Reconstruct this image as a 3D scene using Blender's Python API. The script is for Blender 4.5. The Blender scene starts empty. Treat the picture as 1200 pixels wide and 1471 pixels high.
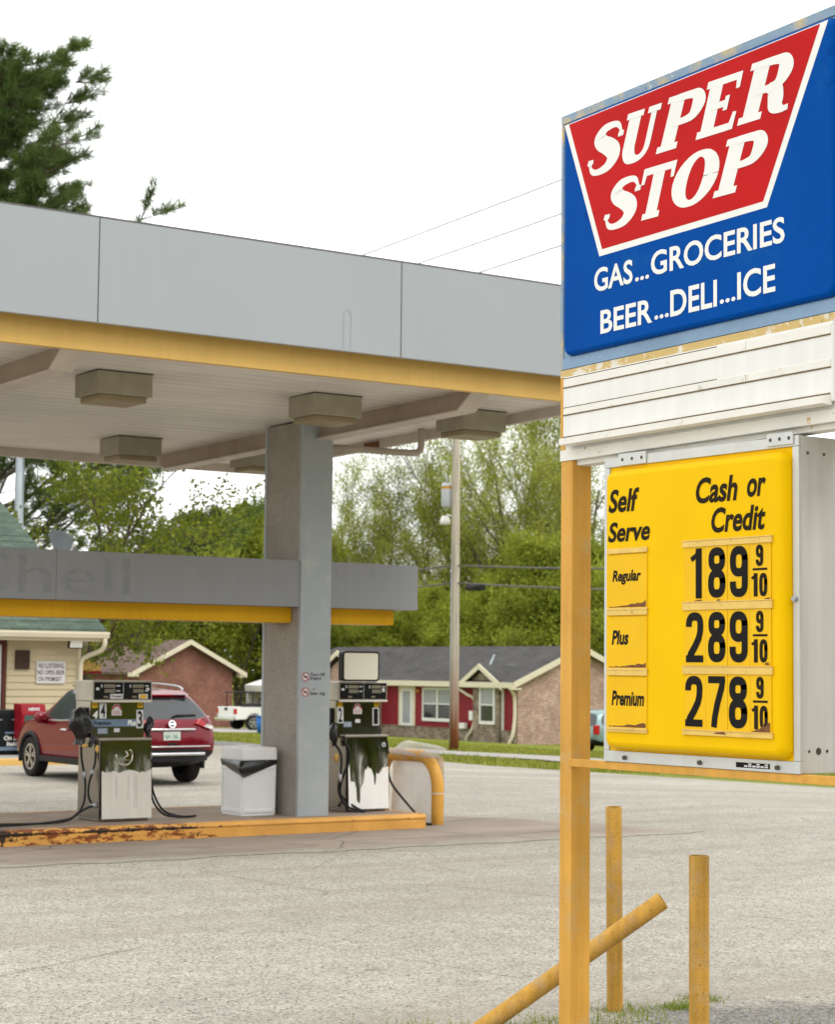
import bpy, bmesh, math, random
from math import radians as R, sin, cos, pi
import numpy as np
from mathutils import Vector, Matrix

# ------------------------------------------------------------------ camera, sky, sun, exposure
SC = bpy.context.scene
COL = SC.collection
YAW, PIT, ROLL = R(55.5), R(4.46), R(0.58)
fw = Vector((cos(YAW)*cos(PIT), sin(YAW)*cos(PIT), sin(PIT)))
rt = fw.cross(Vector((0, 0, 1))).normalized()
up = rt.cross(fw)
rt, up = cos(ROLL)*rt + sin(ROLL)*up, -sin(ROLL)*rt + cos(ROLL)*up
cd = bpy.data.cameras.new('camera')
cam = bpy.data.objects.new('camera', cd)
COL.objects.link(cam)
m = Matrix.Identity(4)
for i in range(3):
    m[i][0], m[i][1], m[i][2] = rt[i], up[i], -fw[i]
m[0][3], m[1][3], m[2][3] = 0, 0, 2.0
cam.matrix_world = m
cd.sensor_width = 36
cd.lens = 2870/1471*36
cd.clip_start, cd.clip_end = 0.1, 3000
cd.dof.use_dof = True
cd.dof.focus_distance = 9.6
cd.dof.aperture_fstop = 6.2
SC.camera = cam

W = bpy.data.worlds.new("World")
SC.world = W
W.use_nodes = True
wt = W.node_tree
bg = wt.nodes['Background']
sky = wt.nodes.new('ShaderNodeTexSky')
sky.sky_type = 'NISHITA'
sky.sun_disc = False
SUN_EL, SUN_AZ = R(52), R(-70)          # azimuth measured from +X towards +Y, of the direction TO the sun
sky.sun_elevation = SUN_EL
sky.sun_rotation = pi/2 - SUN_AZ
sky.dust_density = 4
wn = wt.nodes.new('ShaderNodeTexNoise')
wn.inputs['Scale'].default_value = 2.2
wn.inputs['Detail'].default_value = 5
wr = wt.nodes.new('ShaderNodeValToRGB')
wr.color_ramp.elements[0].position = 0.3
wr.color_ramp.elements[0].color = (12.2, 12.5, 12.9, 1)
wr.color_ramp.elements[1].position = 0.7
wr.color_ramp.elements[1].color = (14.6, 14.6, 14.3, 1)
wm = wt.nodes.new('ShaderNodeMixRGB')
wm.inputs[0].default_value = 0.93       # a closed cloud cover hides all but a little of the blue
wt.links.new(wn.outputs['Fac'], wr.inputs[0])
wt.links.new(sky.outputs[0], wm.inputs[1])
wt.links.new(wr.outputs[0], wm.inputs[2])
wt.links.new(wm.outputs[0], bg.inputs[0])
bg.inputs[1].default_value = 0.135

sl = bpy.data.lights.new('sun', 'SUN')
sl.energy = 1.3
sl.angle = R(25)
sl.color = (1, 0.96, 0.9)
so = bpy.data.objects.new('sun', sl)
COL.objects.link(so)
tosun = Vector((cos(SUN_EL)*cos(SUN_AZ), cos(SUN_EL)*sin(SUN_AZ), sin(SUN_EL)))
so.rotation_euler = tosun.to_track_quat('Z', 'Y').to_euler()
SC.view_settings.view_transform = 'Standard'
SC.view_settings.look = 'None'
SC.view_settings.exposure = 0
SC.view_settings.gamma = 1
SC.cycles.max_bounces = 8

# ------------------------------------------------------------------ materials
def lin(*c):
    return tuple((v/255/12.92 if v/255 <= 0.04045 else ((v/255+0.055)/1.055)**2.4) for v in c)

class NM:
    def __init__(s, name):
        s.m = bpy.data.materials.new(name)
        s.m.use_nodes = True
        s.t = s.m.node_tree
        s.b = s.t.nodes['Principled BSDF']
        s.tc = s.n('ShaderNodeTexCoord')
        s.obj = s.tc.outputs['Object']
    def n(s, kind, **kw):
        nd = s.t.nodes.new(kind)
        for k, v in kw.items():
            if isinstance(k, str) and hasattr(nd, k):
                setattr(nd, k, v)
            else:
                nd.inputs[k].default_value = v
        return nd
    def l(s, a, b):
        s.t.links.new(a, b)
    def noise(s, scale, detail=4, rough=0.55, vec=None, dist=0):
        nd = s.n('ShaderNodeTexNoise')
        nd.inputs['Scale'].default_value = scale
        nd.inputs['Detail'].default_value = detail
        nd.inputs['Roughness'].default_value = rough
        nd.inputs['Distortion'].default_value = dist
        s.l(vec or s.obj, nd.inputs['Vector'])
        return nd.outputs['Fac']
    def vor(s, scale, vec=None, feature='F1'):
        nd = s.n('ShaderNodeTexVoronoi')
        nd.feature = feature
        nd.inputs['Scale'].default_value = scale
        s.l(vec or s.obj, nd.inputs['Vector'])
        return nd
    def ramp(s, fac, stops):
        nd = s.n('ShaderNodeValToRGB')
        cr = nd.color_ramp
        while len(cr.elements) < len(stops):
            cr.elements.new(0.5)
        for e, (p, c) in zip(cr.elements, stops):
            e.position = p
            e.color = (c, c, c, 1) if isinstance(c, (int, float)) else (*c, 1)
        s.l(fac, nd.inputs[0])
        return nd.outputs[0]
    def mix(s, fac, a, b, mode='MIX'):
        nd = s.n('ShaderNodeMixRGB')
        nd.blend_type = mode
        for v, i in ((fac, 0), (a, 1), (b, 2)):
            if isinstance(v, (int, float)):
                nd.inputs[i].default_value = v if i == 0 else (v, v, v, 1)
            elif isinstance(v, tuple):
                nd.inputs[i].default_value = (*v, 1)
            else:
                s.l(v, nd.inputs[i])
        return nd.outputs[0]
    def math(s, op, a, b=0.0):
        nd = s.n('ShaderNodeMath')
        nd.operation = op
        for v, i in ((a, 0), (b, 1)):
            if isinstance(v, (int, float)):
                nd.inputs[i].default_value = v
            else:
                s.l(v, nd.inputs[i])
        return nd.outputs[0]
    def mapv(s, sc=(1, 1, 1), rot=(0, 0, 0), vec=None):
        nd = s.n('ShaderNodeMapping')
        nd.inputs['Scale'].default_value = sc
        nd.inputs['Rotation'].default_value = rot
        s.l(vec or s.obj, nd.inputs['Vector'])
        return nd.outputs[0]
    def sep(s, vec=None):
        nd = s.n('ShaderNodeSeparateXYZ')
        s.l(vec or s.obj, nd.inputs[0])
        return nd.outputs
    def comb(s, x, y, z=0.0):
        nd = s.n('ShaderNodeCombineXYZ')
        for v, i in ((x, 0), (y, 1), (z, 2)):
            if isinstance(v, (int, float)):
                nd.inputs[i].default_value = v
            else:
                s.l(v, nd.inputs[i])
        return nd.outputs[0]
    def bump(s, h, strength=0.3, dist=0.01):
        nd = s.n('ShaderNodeBump')
        nd.inputs['Strength'].default_value = strength
        nd.inputs['Distance'].default_value = dist
        s.l(h, nd.inputs['Height'])
        s.l(nd.outputs[0], s.b.inputs['Normal'])
    def set(s, color=None, rough=None, metal=None, spec=None, coat=None):
        for k, v in (('Base Color', color), ('Roughness', rough), ('Metallic', metal), ('Specular IOR Level', spec), ('Coat Weight', coat)):
            if v is None:
                continue
            if isinstance(v, tuple):
                s.b.inputs[k].default_value = (*v, 1)
            elif isinstance(v, (int, float)):
                s.b.inputs[k].default_value = v
            else:
                s.l(v, s.b.inputs[k])
        return s.m

def P(name, col, rough=0.5, metal=0.0, var=0.12, vs=3.0, bump=0.0, bs=60.0, spots=(), spec=0.18, coat=0.0, streak=0.0):
    """a paint, plastic or metal with uneven tone; spots = (colour, scale, low, high) of stains that sit on it"""
    k = NM(name)
    c = k.mix(1.0, col, k.ramp(k.noise(vs, 5), [(0.25, 1-var), (0.75, 1+var)]), 'MULTIPLY')
    if streak:
        st = k.noise(1.0, 5, 0.6, k.mapv((14, 14, 0.7)))
        c = k.mix(1.0, c, k.ramp(st, [(0.35, 1-streak), (0.62, 1.0)]), 'MULTIPLY')
    for sc, scale, lo, hi in spots:
        c = k.mix(k.ramp(k.noise(scale, 6, 0.62), [(lo, 0.0), (hi, 1.0)]), c, sc)
    rr = k.ramp(k.noise(vs*2.3, 3), [(0.3, max(0.02, rough-0.07)), (0.7, min(1, rough+0.07))])
    if bump:
        k.bump(k.noise(bs, 4), bump, 0.01)
    return k.set(c, rr, metal, spec, coat)

def brick_mat(name, c1, c2, mortar, bw=0.21, bh=0.075, rough=0.85, msize=0.012):
    k = NM(name)
    x, y, z = k.sep()
    v = k.comb(k.math('ADD', x, y), z)
    b = k.n('ShaderNodeTexBrick')
    k.l(v, b.inputs['Vector'])
    b.inputs['Color1'].default_value = (*c1, 1)
    b.inputs['Color2'].default_value = (*c2, 1)
    b.inputs['Mortar'].default_value = (*mortar, 1)
    b.inputs['Scale'].default_value = 1
    b.inputs['Mortar Size'].default_value = msize
    b.inputs['Brick Width'].default_value = bw
    b.inputs['Row Height'].default_value = bh
    b.inputs['Bias'].default_value = 0.0
    c = k.mix(1.0, b.outputs[0], k.ramp(k.noise(1.1, 5), [(0.3, 0.75), (0.7, 1.2)]), 'MULTIPLY')
    c = k.mix(k.ramp(k.noise(5.0, 2), [(0.42, 0.0), (0.62, 0.5)]), c, tuple(a*1.5 for a in c2))
    k.bump(b.outputs['Fac'], -0.4, 0.01)
    return k.set(c, rough, 0, 0.2)

def shingle_mat(name, c1, c2, axis='x', w=0.32, h=0.14):
    k = NM(name)
    x, y, z = k.sep()
    v = k.comb(x, k.math('MULTIPLY', y, 1.13)) if axis == 'x' else k.comb(y, k.math('MULTIPLY', x, 1.12))
    b = k.n('ShaderNodeTexBrick')
    k.l(v, b.inputs['Vector'])
    b.inputs['Color1'].default_value = (*c1, 1)
    b.inputs['Color2'].default_value = (*c2, 1)
    b.inputs['Mortar'].default_value = (*[a*0.45 for a in c1], 1)
    b.inputs['Scale'].default_value = 1
    b.inputs['Mortar Size'].default_value = 0.008
    b.inputs['Brick Width'].default_value = w
    b.inputs['Row Height'].default_value = h
    c = k.mix(1.0, b.outputs[0], k.ramp(k.noise(0.8, 5), [(0.3, 0.8), (0.7, 1.15)]), 'MULTIPLY')
    c = k.mix(1.0, c, k.ramp(k.noise(90, 2), [(0.3, 0.75), (0.7, 1.25)]), 'MULTIPLY')
    k.bump(b.outputs['Fac'], -0.5, 0.01)
    return k.set(c, 0.95, 0, 0.15)

MT = {}
def build_materials():
    rust = (0.16, 0.055, 0.018)
    dark = (0.035, 0.025, 0.018)
    MT['yellow_post'] = P('yellow_post', (0.68, 0.355, 0.065), 0.42, var=0.12, vs=3, bump=0.2, bs=45, spots=[((0.55, 0.36, 0.14), 5, 0.54, 0.72), ((0.20, 0.09, 0.03), 60, 0.64, 0.70), ((0.14, 0.07, 0.03), 22, 0.735, 0.75)], streak=0.14)
    MT['yellow_pipe'] = P('yellow_pipe', (0.56, 0.31, 0.055), 0.55, var=0.2, vs=4, bump=0.3, bs=60, spots=[((0.42, 0.27, 0.11), 8, 0.50, 0.68), ((0.16, 0.08, 0.03), 120, 0.585, 0.66)], streak=0.28)
    MT['price_yellow'] = P('price_yellow', (0.83, 0.505, 0.002), 0.4, var=0.045, vs=2.5, spec=0.05, spots=[((0.80, 0.46, 0.01), 2.2, 0.55, 0.8)])
    MT['price_window'] = P('price_window', (0.80, 0.47, 0.008), 0.3, var=0.06, vs=4, spec=0.12)
    MT['blue_face'] = P('blue_face', (0.0, 0.066, 0.325), 0.3, var=0.07, vs=1.6, bump=0.05, bs=11, spec=0.025, spots=[((0.004, 0.085, 0.33), 4.5, 0.56, 0.74), ((0.0, 0.04, 0.22), 7, 0.62, 0.78)])
    MT['red_face'] = P('red_face', (0.50, 0.010, 0.010), 0.25, var=0.09, vs=2.5, bump=0.03, bs=9, spec=0.06)
    MT['letter_white'] = P('letter_white', (0.82, 0.81, 0.77), 0.3, var=0.03, vs=5)
    MT['letter_black'] = P('letter_black', (0.012, 0.011, 0.010), 0.6, var=0.1, spec=0.08)
    MT['letter_brown'] = P('letter_brown', (0.022, 0.015, 0.007), 0.6, var=0.1, spec=0.08)
    MT['sign_frame_blue'] = P('sign_frame_blue', (0.24, 0.34, 0.44), 0.5, var=0.12, vs=2, bump=0.15, bs=30, spots=[((0.55, 0.44, 0.24), 4.0, 0.47, 0.60), ((0.12, 0.2, 0.33), 28, 0.60, 0.70), ((0.6, 0.58, 0.5), 9, 0.66, 0.72)])
    MT['sign_frame_blue_plain'] = P('sign_frame_blue_plain', (0.22, 0.33, 0.47), 0.5, var=0.12, vs=4, bump=0.1, bs=40, spots=[((0.5, 0.52, 0.5), 20, 0.68, 0.74)])
    MT['peeling'] = P('peeling', (0.78, 0.76, 0.70), 0.55, var=0.06, vs=4, bump=0.2, bs=40, spots=[((0.60, 0.43, 0.18), 11, 0.645, 0.67), ((0.3, 0.24, 0.13), 60, 0.66, 0.72)])
    MT['peeling_heavy'] = P('peeling_heavy', (0.74, 0.70, 0.60), 0.55, var=0.08, vs=6, bump=0.2, bs=40, spots=[((0.60, 0.43, 0.17), 6, 0.42, 0.47), ((0.36, 0.28, 0.14), 40, 0.62, 0.70), ((0.78, 0.76, 0.70), 24, 0.62, 0.66)])
    MT['board_white'] = P('board_white', (0.80, 0.79, 0.75), 0.4, var=0.04, vs=3, streak=0.05, spots=[((0.5, 0.44, 0.3), 12, 0.70, 0.84)])
    MT['board_rail'] = P('board_rail', (0.77, 0.75, 0.69), 0.35, var=0.06, vs=5, spots=[((0.42, 0.35, 0.22), 16, 0.62, 0.78)])
    MT['grime'] = P('grime', (0.16, 0.12, 0.06), 0.8, var=0.4, vs=20)
    MT['rail_clear'] = P('rail_clear', (0.74, 0.50, 0.13), 0.25, var=0.1, vs=9, spots=[((0.33, 0.20, 0.06), 34, 0.60, 0.72)])
    MT['rust'] = P('rust', (0.18, 0.08, 0.035), 0.85, var=0.4, vs=25, bump=0.4, bs=120)
    MT['alu'] = P('alu', (0.60, 0.61, 0.59), 0.42, metal=0.35, var=0.06, vs=3, streak=0.06, spots=[((0.40, 0.41, 0.40), 14, 0.68, 0.8)])
    MT['alu_side'] = P('alu_side', (0.58, 0.585, 0.56), 0.45, metal=0.25, var=0.06, vs=2, streak=0.10)
    MT['dark_gap'] = P('dark_gap', (0.02, 0.02, 0.02), 0.8)
    MT['bolt'] = P('bolt', (0.10, 0.085, 0.07), 0.5, metal=0.6, var=0.3, vs=60)
    MT['fascia'] = P('fascia', (0.368, 0.393, 0.412), 0.42, var=0.035, vs=0.5, bump=0.06, bs=1.1, streak=0.014, spots=[((0.31, 0.33, 0.335), 26, 0.73, 0.77)])
    MT['seam'] = P('seam', (0.13, 0.12, 0.115), 0.7, var=0.3, vs=8)
    MT['band'] = P('band', (0.27, 0.275, 0.285), 0.45, var=0.06, vs=1.2, streak=0.05, spots=[((0.55, 0.55, 0.53), 22, 0.76, 0.80), ((0.1, 0.1, 0.1), 35, 0.76, 0.8)])
    MT['band_ghost'] = P('band_ghost', (0.238, 0.242, 0.250), 0.6, var=0.12, vs=9)
    MT['drip_mark'] = P('drip_mark', (0.345, 0.37, 0.378), 0.5)
    MT['trim_yellow'] = P('trim_yellow', (0.68, 0.43, 0.13), 0.45, var=0.06, vs=1.2, streak=0.06)
    MT['band_yellow'] = P('band_yellow', (0.70, 0.37, 0.012), 0.4, var=0.07, vs=1.6, streak=0.06)
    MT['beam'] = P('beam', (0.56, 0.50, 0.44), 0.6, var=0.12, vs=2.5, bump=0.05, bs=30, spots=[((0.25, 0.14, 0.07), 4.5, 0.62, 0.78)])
    MT['beam_web_shaded'] = P('beam_web_shaded', (0.36, 0.29, 0.235), 0.6, var=0.12, vs=2.5, spots=[((0.25, 0.14, 0.07), 4.5, 0.62, 0.78)])  # the beam paint again, darkened to put shade on the web
    MT['lamp_box'] = P('lamp_box', (0.36, 0.325, 0.255), 0.5, metal=0.1, var=0.14, vs=4, spots=[((0.38, 0.31, 0.2), 5, 0.58, 0.75)])
    MT['lamp_lens'] = P('lamp_lens', (0.30, 0.24, 0.15), 0.45, var=0.08, vs=2)
    MT['pillar_paint'] = P('pillar_paint', (0.365, 0.395, 0.41), 0.55, var=0.07, vs=2, bump=0.25, bs=25, spots=[((0.2, 0.21, 0.21), 20, 0.64, 0.72), ((0.44, 0.45, 0.43), 5, 0.55, 0.72)])
    MT['downpipe'] = P('downpipe', (0.42, 0.36, 0.30), 0.5)
    # ribbed soffit
    k = NM('soffit')
    c = k.mix(1.0, (0.74, 0.69, 0.635), k.ramp(k.noise(0.6, 5), [(0.3, 0.88), (0.7, 1.1)]), 'MULTIPLY')
    x, y, z = k.sep()
    w = k.math('FRACT', k.math('MULTIPLY', y, 4.0))
    c = k.mix(k.ramp(w, [(0.0, 1.0), (0.05, 0.0), (0.95, 0.0), (1.0, 1.0)]), c, (0.45, 0.40, 0.355))
    c = k.mix(1.0, c, k.ramp(k.noise(1.0, 4, 0.6, k.mapv((0.5, 9, 1))), [(0.35, 0.88), (0.65, 1.05)]), 'MULTIPLY')
    k.bump(k.ramp(w, [(0.0, 0.0), (0.06, 1.0), (0.94, 1.0), (1.0, 0.0)]), 0.5, 0.01)
    MT['soffit'] = k.set(c, 0.5, 0, 0.3)
    # exposed aggregate of the column
    k = NM('pebble_dash')
    v = k.vor(95)
    c = k.mix(1.0, (0.33, 0.30, 0.262), k.ramp(v.outputs['Color'], [(0.1, 0.80), (0.9, 1.22)]), 'MULTIPLY')
    c = k.mix(1.0, c, k.ramp(k.noise(1.5, 4), [(0.3, 0.85), (0.7, 1.12)]), 'MULTIPLY')
    k.bump(v.outputs['Distance'], 0.5, 0.008)
    MT['pebble_dash'] = k.set(c, 0.9, 0, 0.2)
    # rusted yellow kerb steel: rust grows where the noise says, most along the top of the left end
    k = NM('kerb_paint')
    x, y, z = k.sep()
    base = k.mix(1.0, (0.66, 0.335, 0.075), k.ramp(k.noise(2.5, 5), [(0.3, 0.82), (0.7, 1.1)]), 'MULTIPLY')
    n1 = k.noise(5.0, 7, 0.68, k.mapv((0.8, 1, 2.2)))
    left = k.ramp(k.math('MULTIPLY', k.math('ADD', x, 10.5), 0.07), [(0.60, 0.17), (0.77, 0.14), (0.83, -0.0)])     # worn where cars pull in, x below about 11 m
    r1 = k.ramp(k.math('ADD', n1, left), [(0.655, 0.0), (0.70, 1.0)])
    c = k.mix(r1, base, k.mix(k.noise(30, 3), (0.36, 0.085, 0.012), (0.05, 0.022, 0.014)))
    edge = k.ramp(k.math('ADD', k.math('ADD', k.ramp(k.math('ABSOLUTE', k.math('SUBTRACT', z, 0.132)), [(0.0, 0.17), (0.03, 0.0)]), k.noise(5, 5, 0.7)), left), [(0.745, 0.0), (0.785, 1.0)])
    c = k.mix(edge, c, (0.03, 0.018, 0.012))
    k.bump(k.noise(30, 5), 0.3, 0.01)
    MT['kerb_paint'] = k.set(c, 0.6, 0, 0.3)
    k = NM('island_concrete')
    c = k.mix(1.0, (0.30, 0.235, 0.18), k.ramp(k.noise(1.8, 6), [(0.3, 0.7), (0.7, 1.15)]), 'MULTIPLY')
    k.bump(k.noise(70, 4), 0.3, 0.01)
    MT['island_concrete'] = k.set(c, 0.85, 0, 0.2)
    # worn chip-seal asphalt: pale stones in dark binder
    k = NM('asphalt')
    big = k.noise(0.13, 6, 0.62)
    v = k.vor(64)
    v2 = k.vor(150)
    c = k.mix(1.0, (0.385, 0.362, 0.306), k.ramp(big, [(0.3, 0.86), (0.7, 1.10)]), 'MULTIPLY')
    c = k.mix(1.0, c, k.ramp(v.outputs['Color'], [(0.05, 0.18), (0.30, 0.86), (0.95, 1.42)]), 'MULTIPLY')
    c = k.mix(1.0, c, k.ramp(v2.outputs['Color'], [(0.1, 0.74), (0.9, 1.2)]), 'MULTIPLY')
    c = k.mix(1.0, c, k.ramp(k.noise(2.2, 6, 0.75), [(0.3, 0.84), (0.65, 1.06)]), 'MULTIPLY')
    # worn lanes where wheels run to the pumps, brown drips, small tar spots
    x, y, z = k.sep()
    lane = k.noise(0.55, 4, 0.6, k.mapv((0.10, 1.1, 1), (0, 0, -0.06)))
    c = k.mix(k.ramp(lane, [(0.46, 0.0), (0.66, 0.55)]), c, (0.25, 0.22, 0.18))
    c = k.mix(k.ramp(k.noise(1.7, 5, 0.8, k.mapv((0.45, 1.5, 1), (0, 0, 0.5))), [(0.60, 0.0), (0.72, 0.45)]), c, (0.19, 0.165, 0.14))
    c = k.mix(k.ramp(k.noise(2.6, 2, 0.5, k.mapv((0.6, 1, 1), (0, 0, 0.4))), [(0.765, 0.0), (0.775, 0.6)]), c, (0.10, 0.09, 0.08))
    c = k.mix(k.ramp(k.noise(0.9, 3, 0.6, k.mapv((0.8, 1.2, 1))), [(0.66, 0.0), (0.80, 0.5)]), c, (0.15, 0.13, 0.11))
    # the darker tarred patch round the sign's foot
    dx, dy = k.math('SUBTRACT', x, 8.1), k.math('SUBTRACT', y, 8.1)
    dd = k.math('SQRT', k.math('ADD', k.math('MULTIPLY', dx, dx), k.math('MULTIPLY', dy, dy)))
    edge = k.math('ADD', dd, k.math('MULTIPLY', k.noise(2.2, 6, 0.75), 1.2))
    c = k.mix(k.ramp(k.math('MULTIPLY', edge, 0.1), [(0.135, 0.72), (0.185, 0.0)]), c, k.mix(k.ramp(v.outputs['Color'], [(0.2, 0.0), (0.9, 1.0)]), (0.055, 0.055, 0.055), (0.22, 0.21, 0.195)))
    # thin meandering cracks
    cr = k.vor(0.30, k.mix(0.32, k.obj, k.n('ShaderNodeTexNoise').outputs['Color']), 'DISTANCE_TO_EDGE')
    gate = k.ramp(k.noise(0.5, 2), [(0.46, 0.0), (0.54, 1.0)])
    c = k.mix(k.mix(1.0, k.ramp(cr.outputs['Distance'], [(0.0, 0.38), (0.004, 0.0)]), gate, 'MULTIPLY'), c, (0.07, 0.06, 0.052))
    k.bump(v.outputs['Distance'], 0.55, 0.005)
    MT['asphalt'] = k.set(c, 0.9, 0, 0.15)
    # oil-stained concrete apron with joints
    k = NM('apron_concrete')
    c = k.mix(1.0, (0.305, 0.252, 0.205), k.ramp(k.noise(0.55, 6, 0.6, k.mapv((0.5, 1.6, 1))), [(0.3, 0.66), (0.7, 1.16)]), 'MULTIPLY')
    c = k.mix(1.0, c, k.ramp(k.vor(80).outputs['Color'], [(0.1, 0.86), (0.9, 1.1)]), 'MULTIPLY')
    c = k.mix(k.ramp(k.noise(1.3, 5, 0.65), [(0.58, 0.0), (0.75, 0.6)]), c, (0.10, 0.082, 0.066))
    cr = k.vor(0.55, k.mix(0.14, k.obj, k.n('ShaderNodeTexNoise').outputs['Color']), 'DISTANCE_TO_EDGE')
    c = k.mix(k.ramp(cr.outputs['Distance'], [(0.0, 0.8), (0.008, 0.0)]), c, (0.05, 0.042, 0.036))
    x, y, z = k.sep()
    dist = k.math('MINIMUM', k.math('SUBTRACT', y, 18.6), k.math('MULTIPLY', k.math('SUBTRACT', 17.2, x), 0.8))
    fade = k.ramp(k.math('ADD', k.math('MULTIPLY', dist, 0.6), k.math('MULTIPLY', k.noise(1.6, 6, 0.75), 0.8)), [(0.30, 0.9), (0.72, 0.0)])
    lotc = k.mix(1.0, (0.365, 0.345, 0.292), k.ramp(k.vor(52).outputs['Color'], [(0.04, 0.45), (0.30, 0.92), (0.95, 1.22)]), 'MULTIPLY')
    c = k.mix(fade, c, lotc)
    k.bump(k.noise(40, 5), 0.2, 0.01)
    MT['apron_concrete'] = k.set(c, 0.85, 0, 0.2)
    k = NM('road')
    c = k.mix(1.0, (0.20, 0.195, 0.185), k.ramp(k.noise(0.5, 5), [(0.3, 0.8), (0.7, 1.15)]), 'MULTIPLY')
    MT['road'] = k.set(k.mix(1.0, c, k.ramp(k.noise(45, 2), [(0.3, 0.8), (0.7, 1.2)]), 'MULTIPLY'), 0.9, 0, 0.15)
    k = NM('pavement')
    c = k.mix(1.0, (0.36, 0.345, 0.31), k.ramp(k.noise(1.5, 5), [(0.3, 0.8), (0.7, 1.12)]), 'MULTIPLY')
    MT['pavement'] = k.set(c, 0.9, 0, 0.15)
    k = NM('turf')
    c = k.mix(k.noise(0.35, 6, 0.7), (0.14, 0.185, 0.018), (0.24, 0.25, 0.045))
    c = k.mix(k.ramp(k.noise(2.2, 5, 0.7), [(0.55, 0.0), (0.72, 0.55)]), c, (0.27, 0.23, 0.09))
    c = k.mix(1.0, c, k.ramp(k.noise(35, 3), [(0.3, 0.6), (0.7, 1.35)]), 'MULTIPLY')
    k.bump(k.noise(30, 4), 0.8, 0.05)
    MT['turf'] = k.set(c, 0.95, 0, 0.1)
    # stainless: mirror sheet dented and wavy
    k = NM('mirror_steel')
    k.bump(k.noise(2.2, 2, 0.4), 0.07, 0.03)
    MT['mirror_steel'] = k.set((0.66, 0.62, 0.54), 0.07, 1.0)
    k = NM('brushed_steel')
    c = k.mix(1.0, (0.45, 0.41, 0.355), k.ramp(k.noise(3, 4), [(0.3, 0.85), (0.7, 1.1)]), 'MULTIPLY')
    MT['brushed_steel'] = k.set(c, 0.33, 0.9)
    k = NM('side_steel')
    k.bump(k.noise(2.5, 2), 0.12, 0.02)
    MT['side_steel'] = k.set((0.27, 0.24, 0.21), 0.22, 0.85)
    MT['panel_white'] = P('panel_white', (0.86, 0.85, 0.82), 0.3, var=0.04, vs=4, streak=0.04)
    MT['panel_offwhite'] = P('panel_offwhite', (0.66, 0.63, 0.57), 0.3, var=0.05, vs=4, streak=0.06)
    MT['display_black'] = P('display_black', (0.012, 0.012, 0.013), 0.22, var=0.2)
    MT['lcd'] = P('lcd', (0.20, 0.18, 0.13), 0.25, var=0.1)
    MT['cream_panel'] = P('cream_panel', (0.70, 0.66, 0.55), 0.4, var=0.04)
    MT['rubber'] = P('rubber', (0.014, 0.014, 0.014), 0.5, var=0.2)
    MT['bag_black'] = P('bag_black', (0.010, 0.010, 0.011), 0.28, var=0.3, bump=0.6, bs=14, spec=0.6)
    MT['sticker_yellow'] = P('sticker_yellow', (0.70, 0.42, 0.02), 0.4)
    MT['sticker_blue'] = P('sticker_blue', (0.16, 0.22, 0.30), 0.45, var=0.15, vs=20)
    MT['sticker_white'] = P('sticker_white', (0.62, 0.62, 0.62), 0.45, var=0.1, vs=20)
    MT['sticker_red'] = P('sticker_red', (0.40, 0.03, 0.03), 0.45)
    MT['bin_white'] = P('bin_white', (0.74, 0.745, 0.74), 0.4, var=0.05, vs=3, spots=[((0.5, 0.48, 0.43), 6, 0.68, 0.8)])
    MT['cream_siding'] = P('cream_siding', (0.53, 0.45, 0.295), 0.5, var=0.06, vs=1.5)
    MT['cream_trim'] = P('cream_trim', (0.66, 0.60, 0.45), 0.5, var=0.05, vs=2)
    MT['red_siding'] = P('red_siding', (0.22, 0.018, 0.026), 0.6, var=0.1, vs=2)
    MT['white_trim'] = P('white_trim', (0.74, 0.73, 0.69), 0.45, var=0.05)
    MT['brown_vent'] = P('brown_vent', (0.05, 0.03, 0.02), 0.6)
    MT['maroon'] = P('maroon', (0.10, 0.03, 0.02), 0.6)
    MT['glass_dark'] = P('glass_dark', (0.03, 0.032, 0.034), 0.06, var=0.2, vs=1, spec=0.8)
    MT['glass_teal'] = P('glass_teal', (0.05, 0.10, 0.09), 0.06, var=0.2, vs=1, spec=0.8)
    MT['curtain_glass'] = P('curtain_glass', (0.32, 0.33, 0.33), 0.12, var=0.12, vs=6)
    MT['car_red'] = P('car_red', (0.165, 0.005, 0.014), 0.25, metal=0.2, var=0.04, coat=0.55)
    MT['car_black'] = P('car_black', (0.02, 0.02, 0.021), 0.5, var=0.1)
    MT['car_white'] = P('car_white', (0.74, 0.73, 0.69), 0.3, var=0.04, coat=0.4)
    MT['car_teal'] = P('car_teal', (0.22, 0.32, 0.32), 0.35, metal=0.3, var=0.04, coat=0.3)
    MT['tyre'] = P('tyre', (0.022, 0.021, 0.020), 0.8, var=0.2)
    MT['rim'] = P('rim', (0.50, 0.50, 0.50), 0.3, metal=0.8, var=0.08)
    MT['chrome'] = P('chrome', (0.72, 0.72, 0.72), 0.12, metal=1.0, var=0.05)
    MT['tail_red'] = P('tail_red', (0.42, 0.012, 0.015), 0.12, var=0.1, coat=0.6)
    MT['lamp_clear'] = P('lamp_clear', (0.66, 0.64, 0.62), 0.12, var=0.1)
    MT['plate'] = P('plate', (0.60, 0.66, 0.62), 0.4, var=0.08, vs=20)
    MT['plate_green'] = P('plate_green', (0.10, 0.25, 0.17), 0.4)
    MT['ice_black'] = P('ice_black', (0.010, 0.012, 0.014), 0.3, var=0.2)
    MT['news_red'] = P('news_red', (0.26, 0.010, 0.018), 0.35, var=0.06)
    MT['wood_pole'] = P('wood_pole', (0.36, 0.30, 0.23), 0.85, var=0.16, vs=1.5, streak=0.25)
    k = NM('wood_pole_stain')
    x, y, z = k.sep()
    f_ = k.ramp(k.math('ADD', k.math('MULTIPLY', z, 0.2), k.math('MULTIPLY', k.noise(1.0, 5, 0.6, k.mapv((9, 9, 0.5))), 0.5)), [(0.35, 1.0), (0.95, 0.0)])
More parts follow.
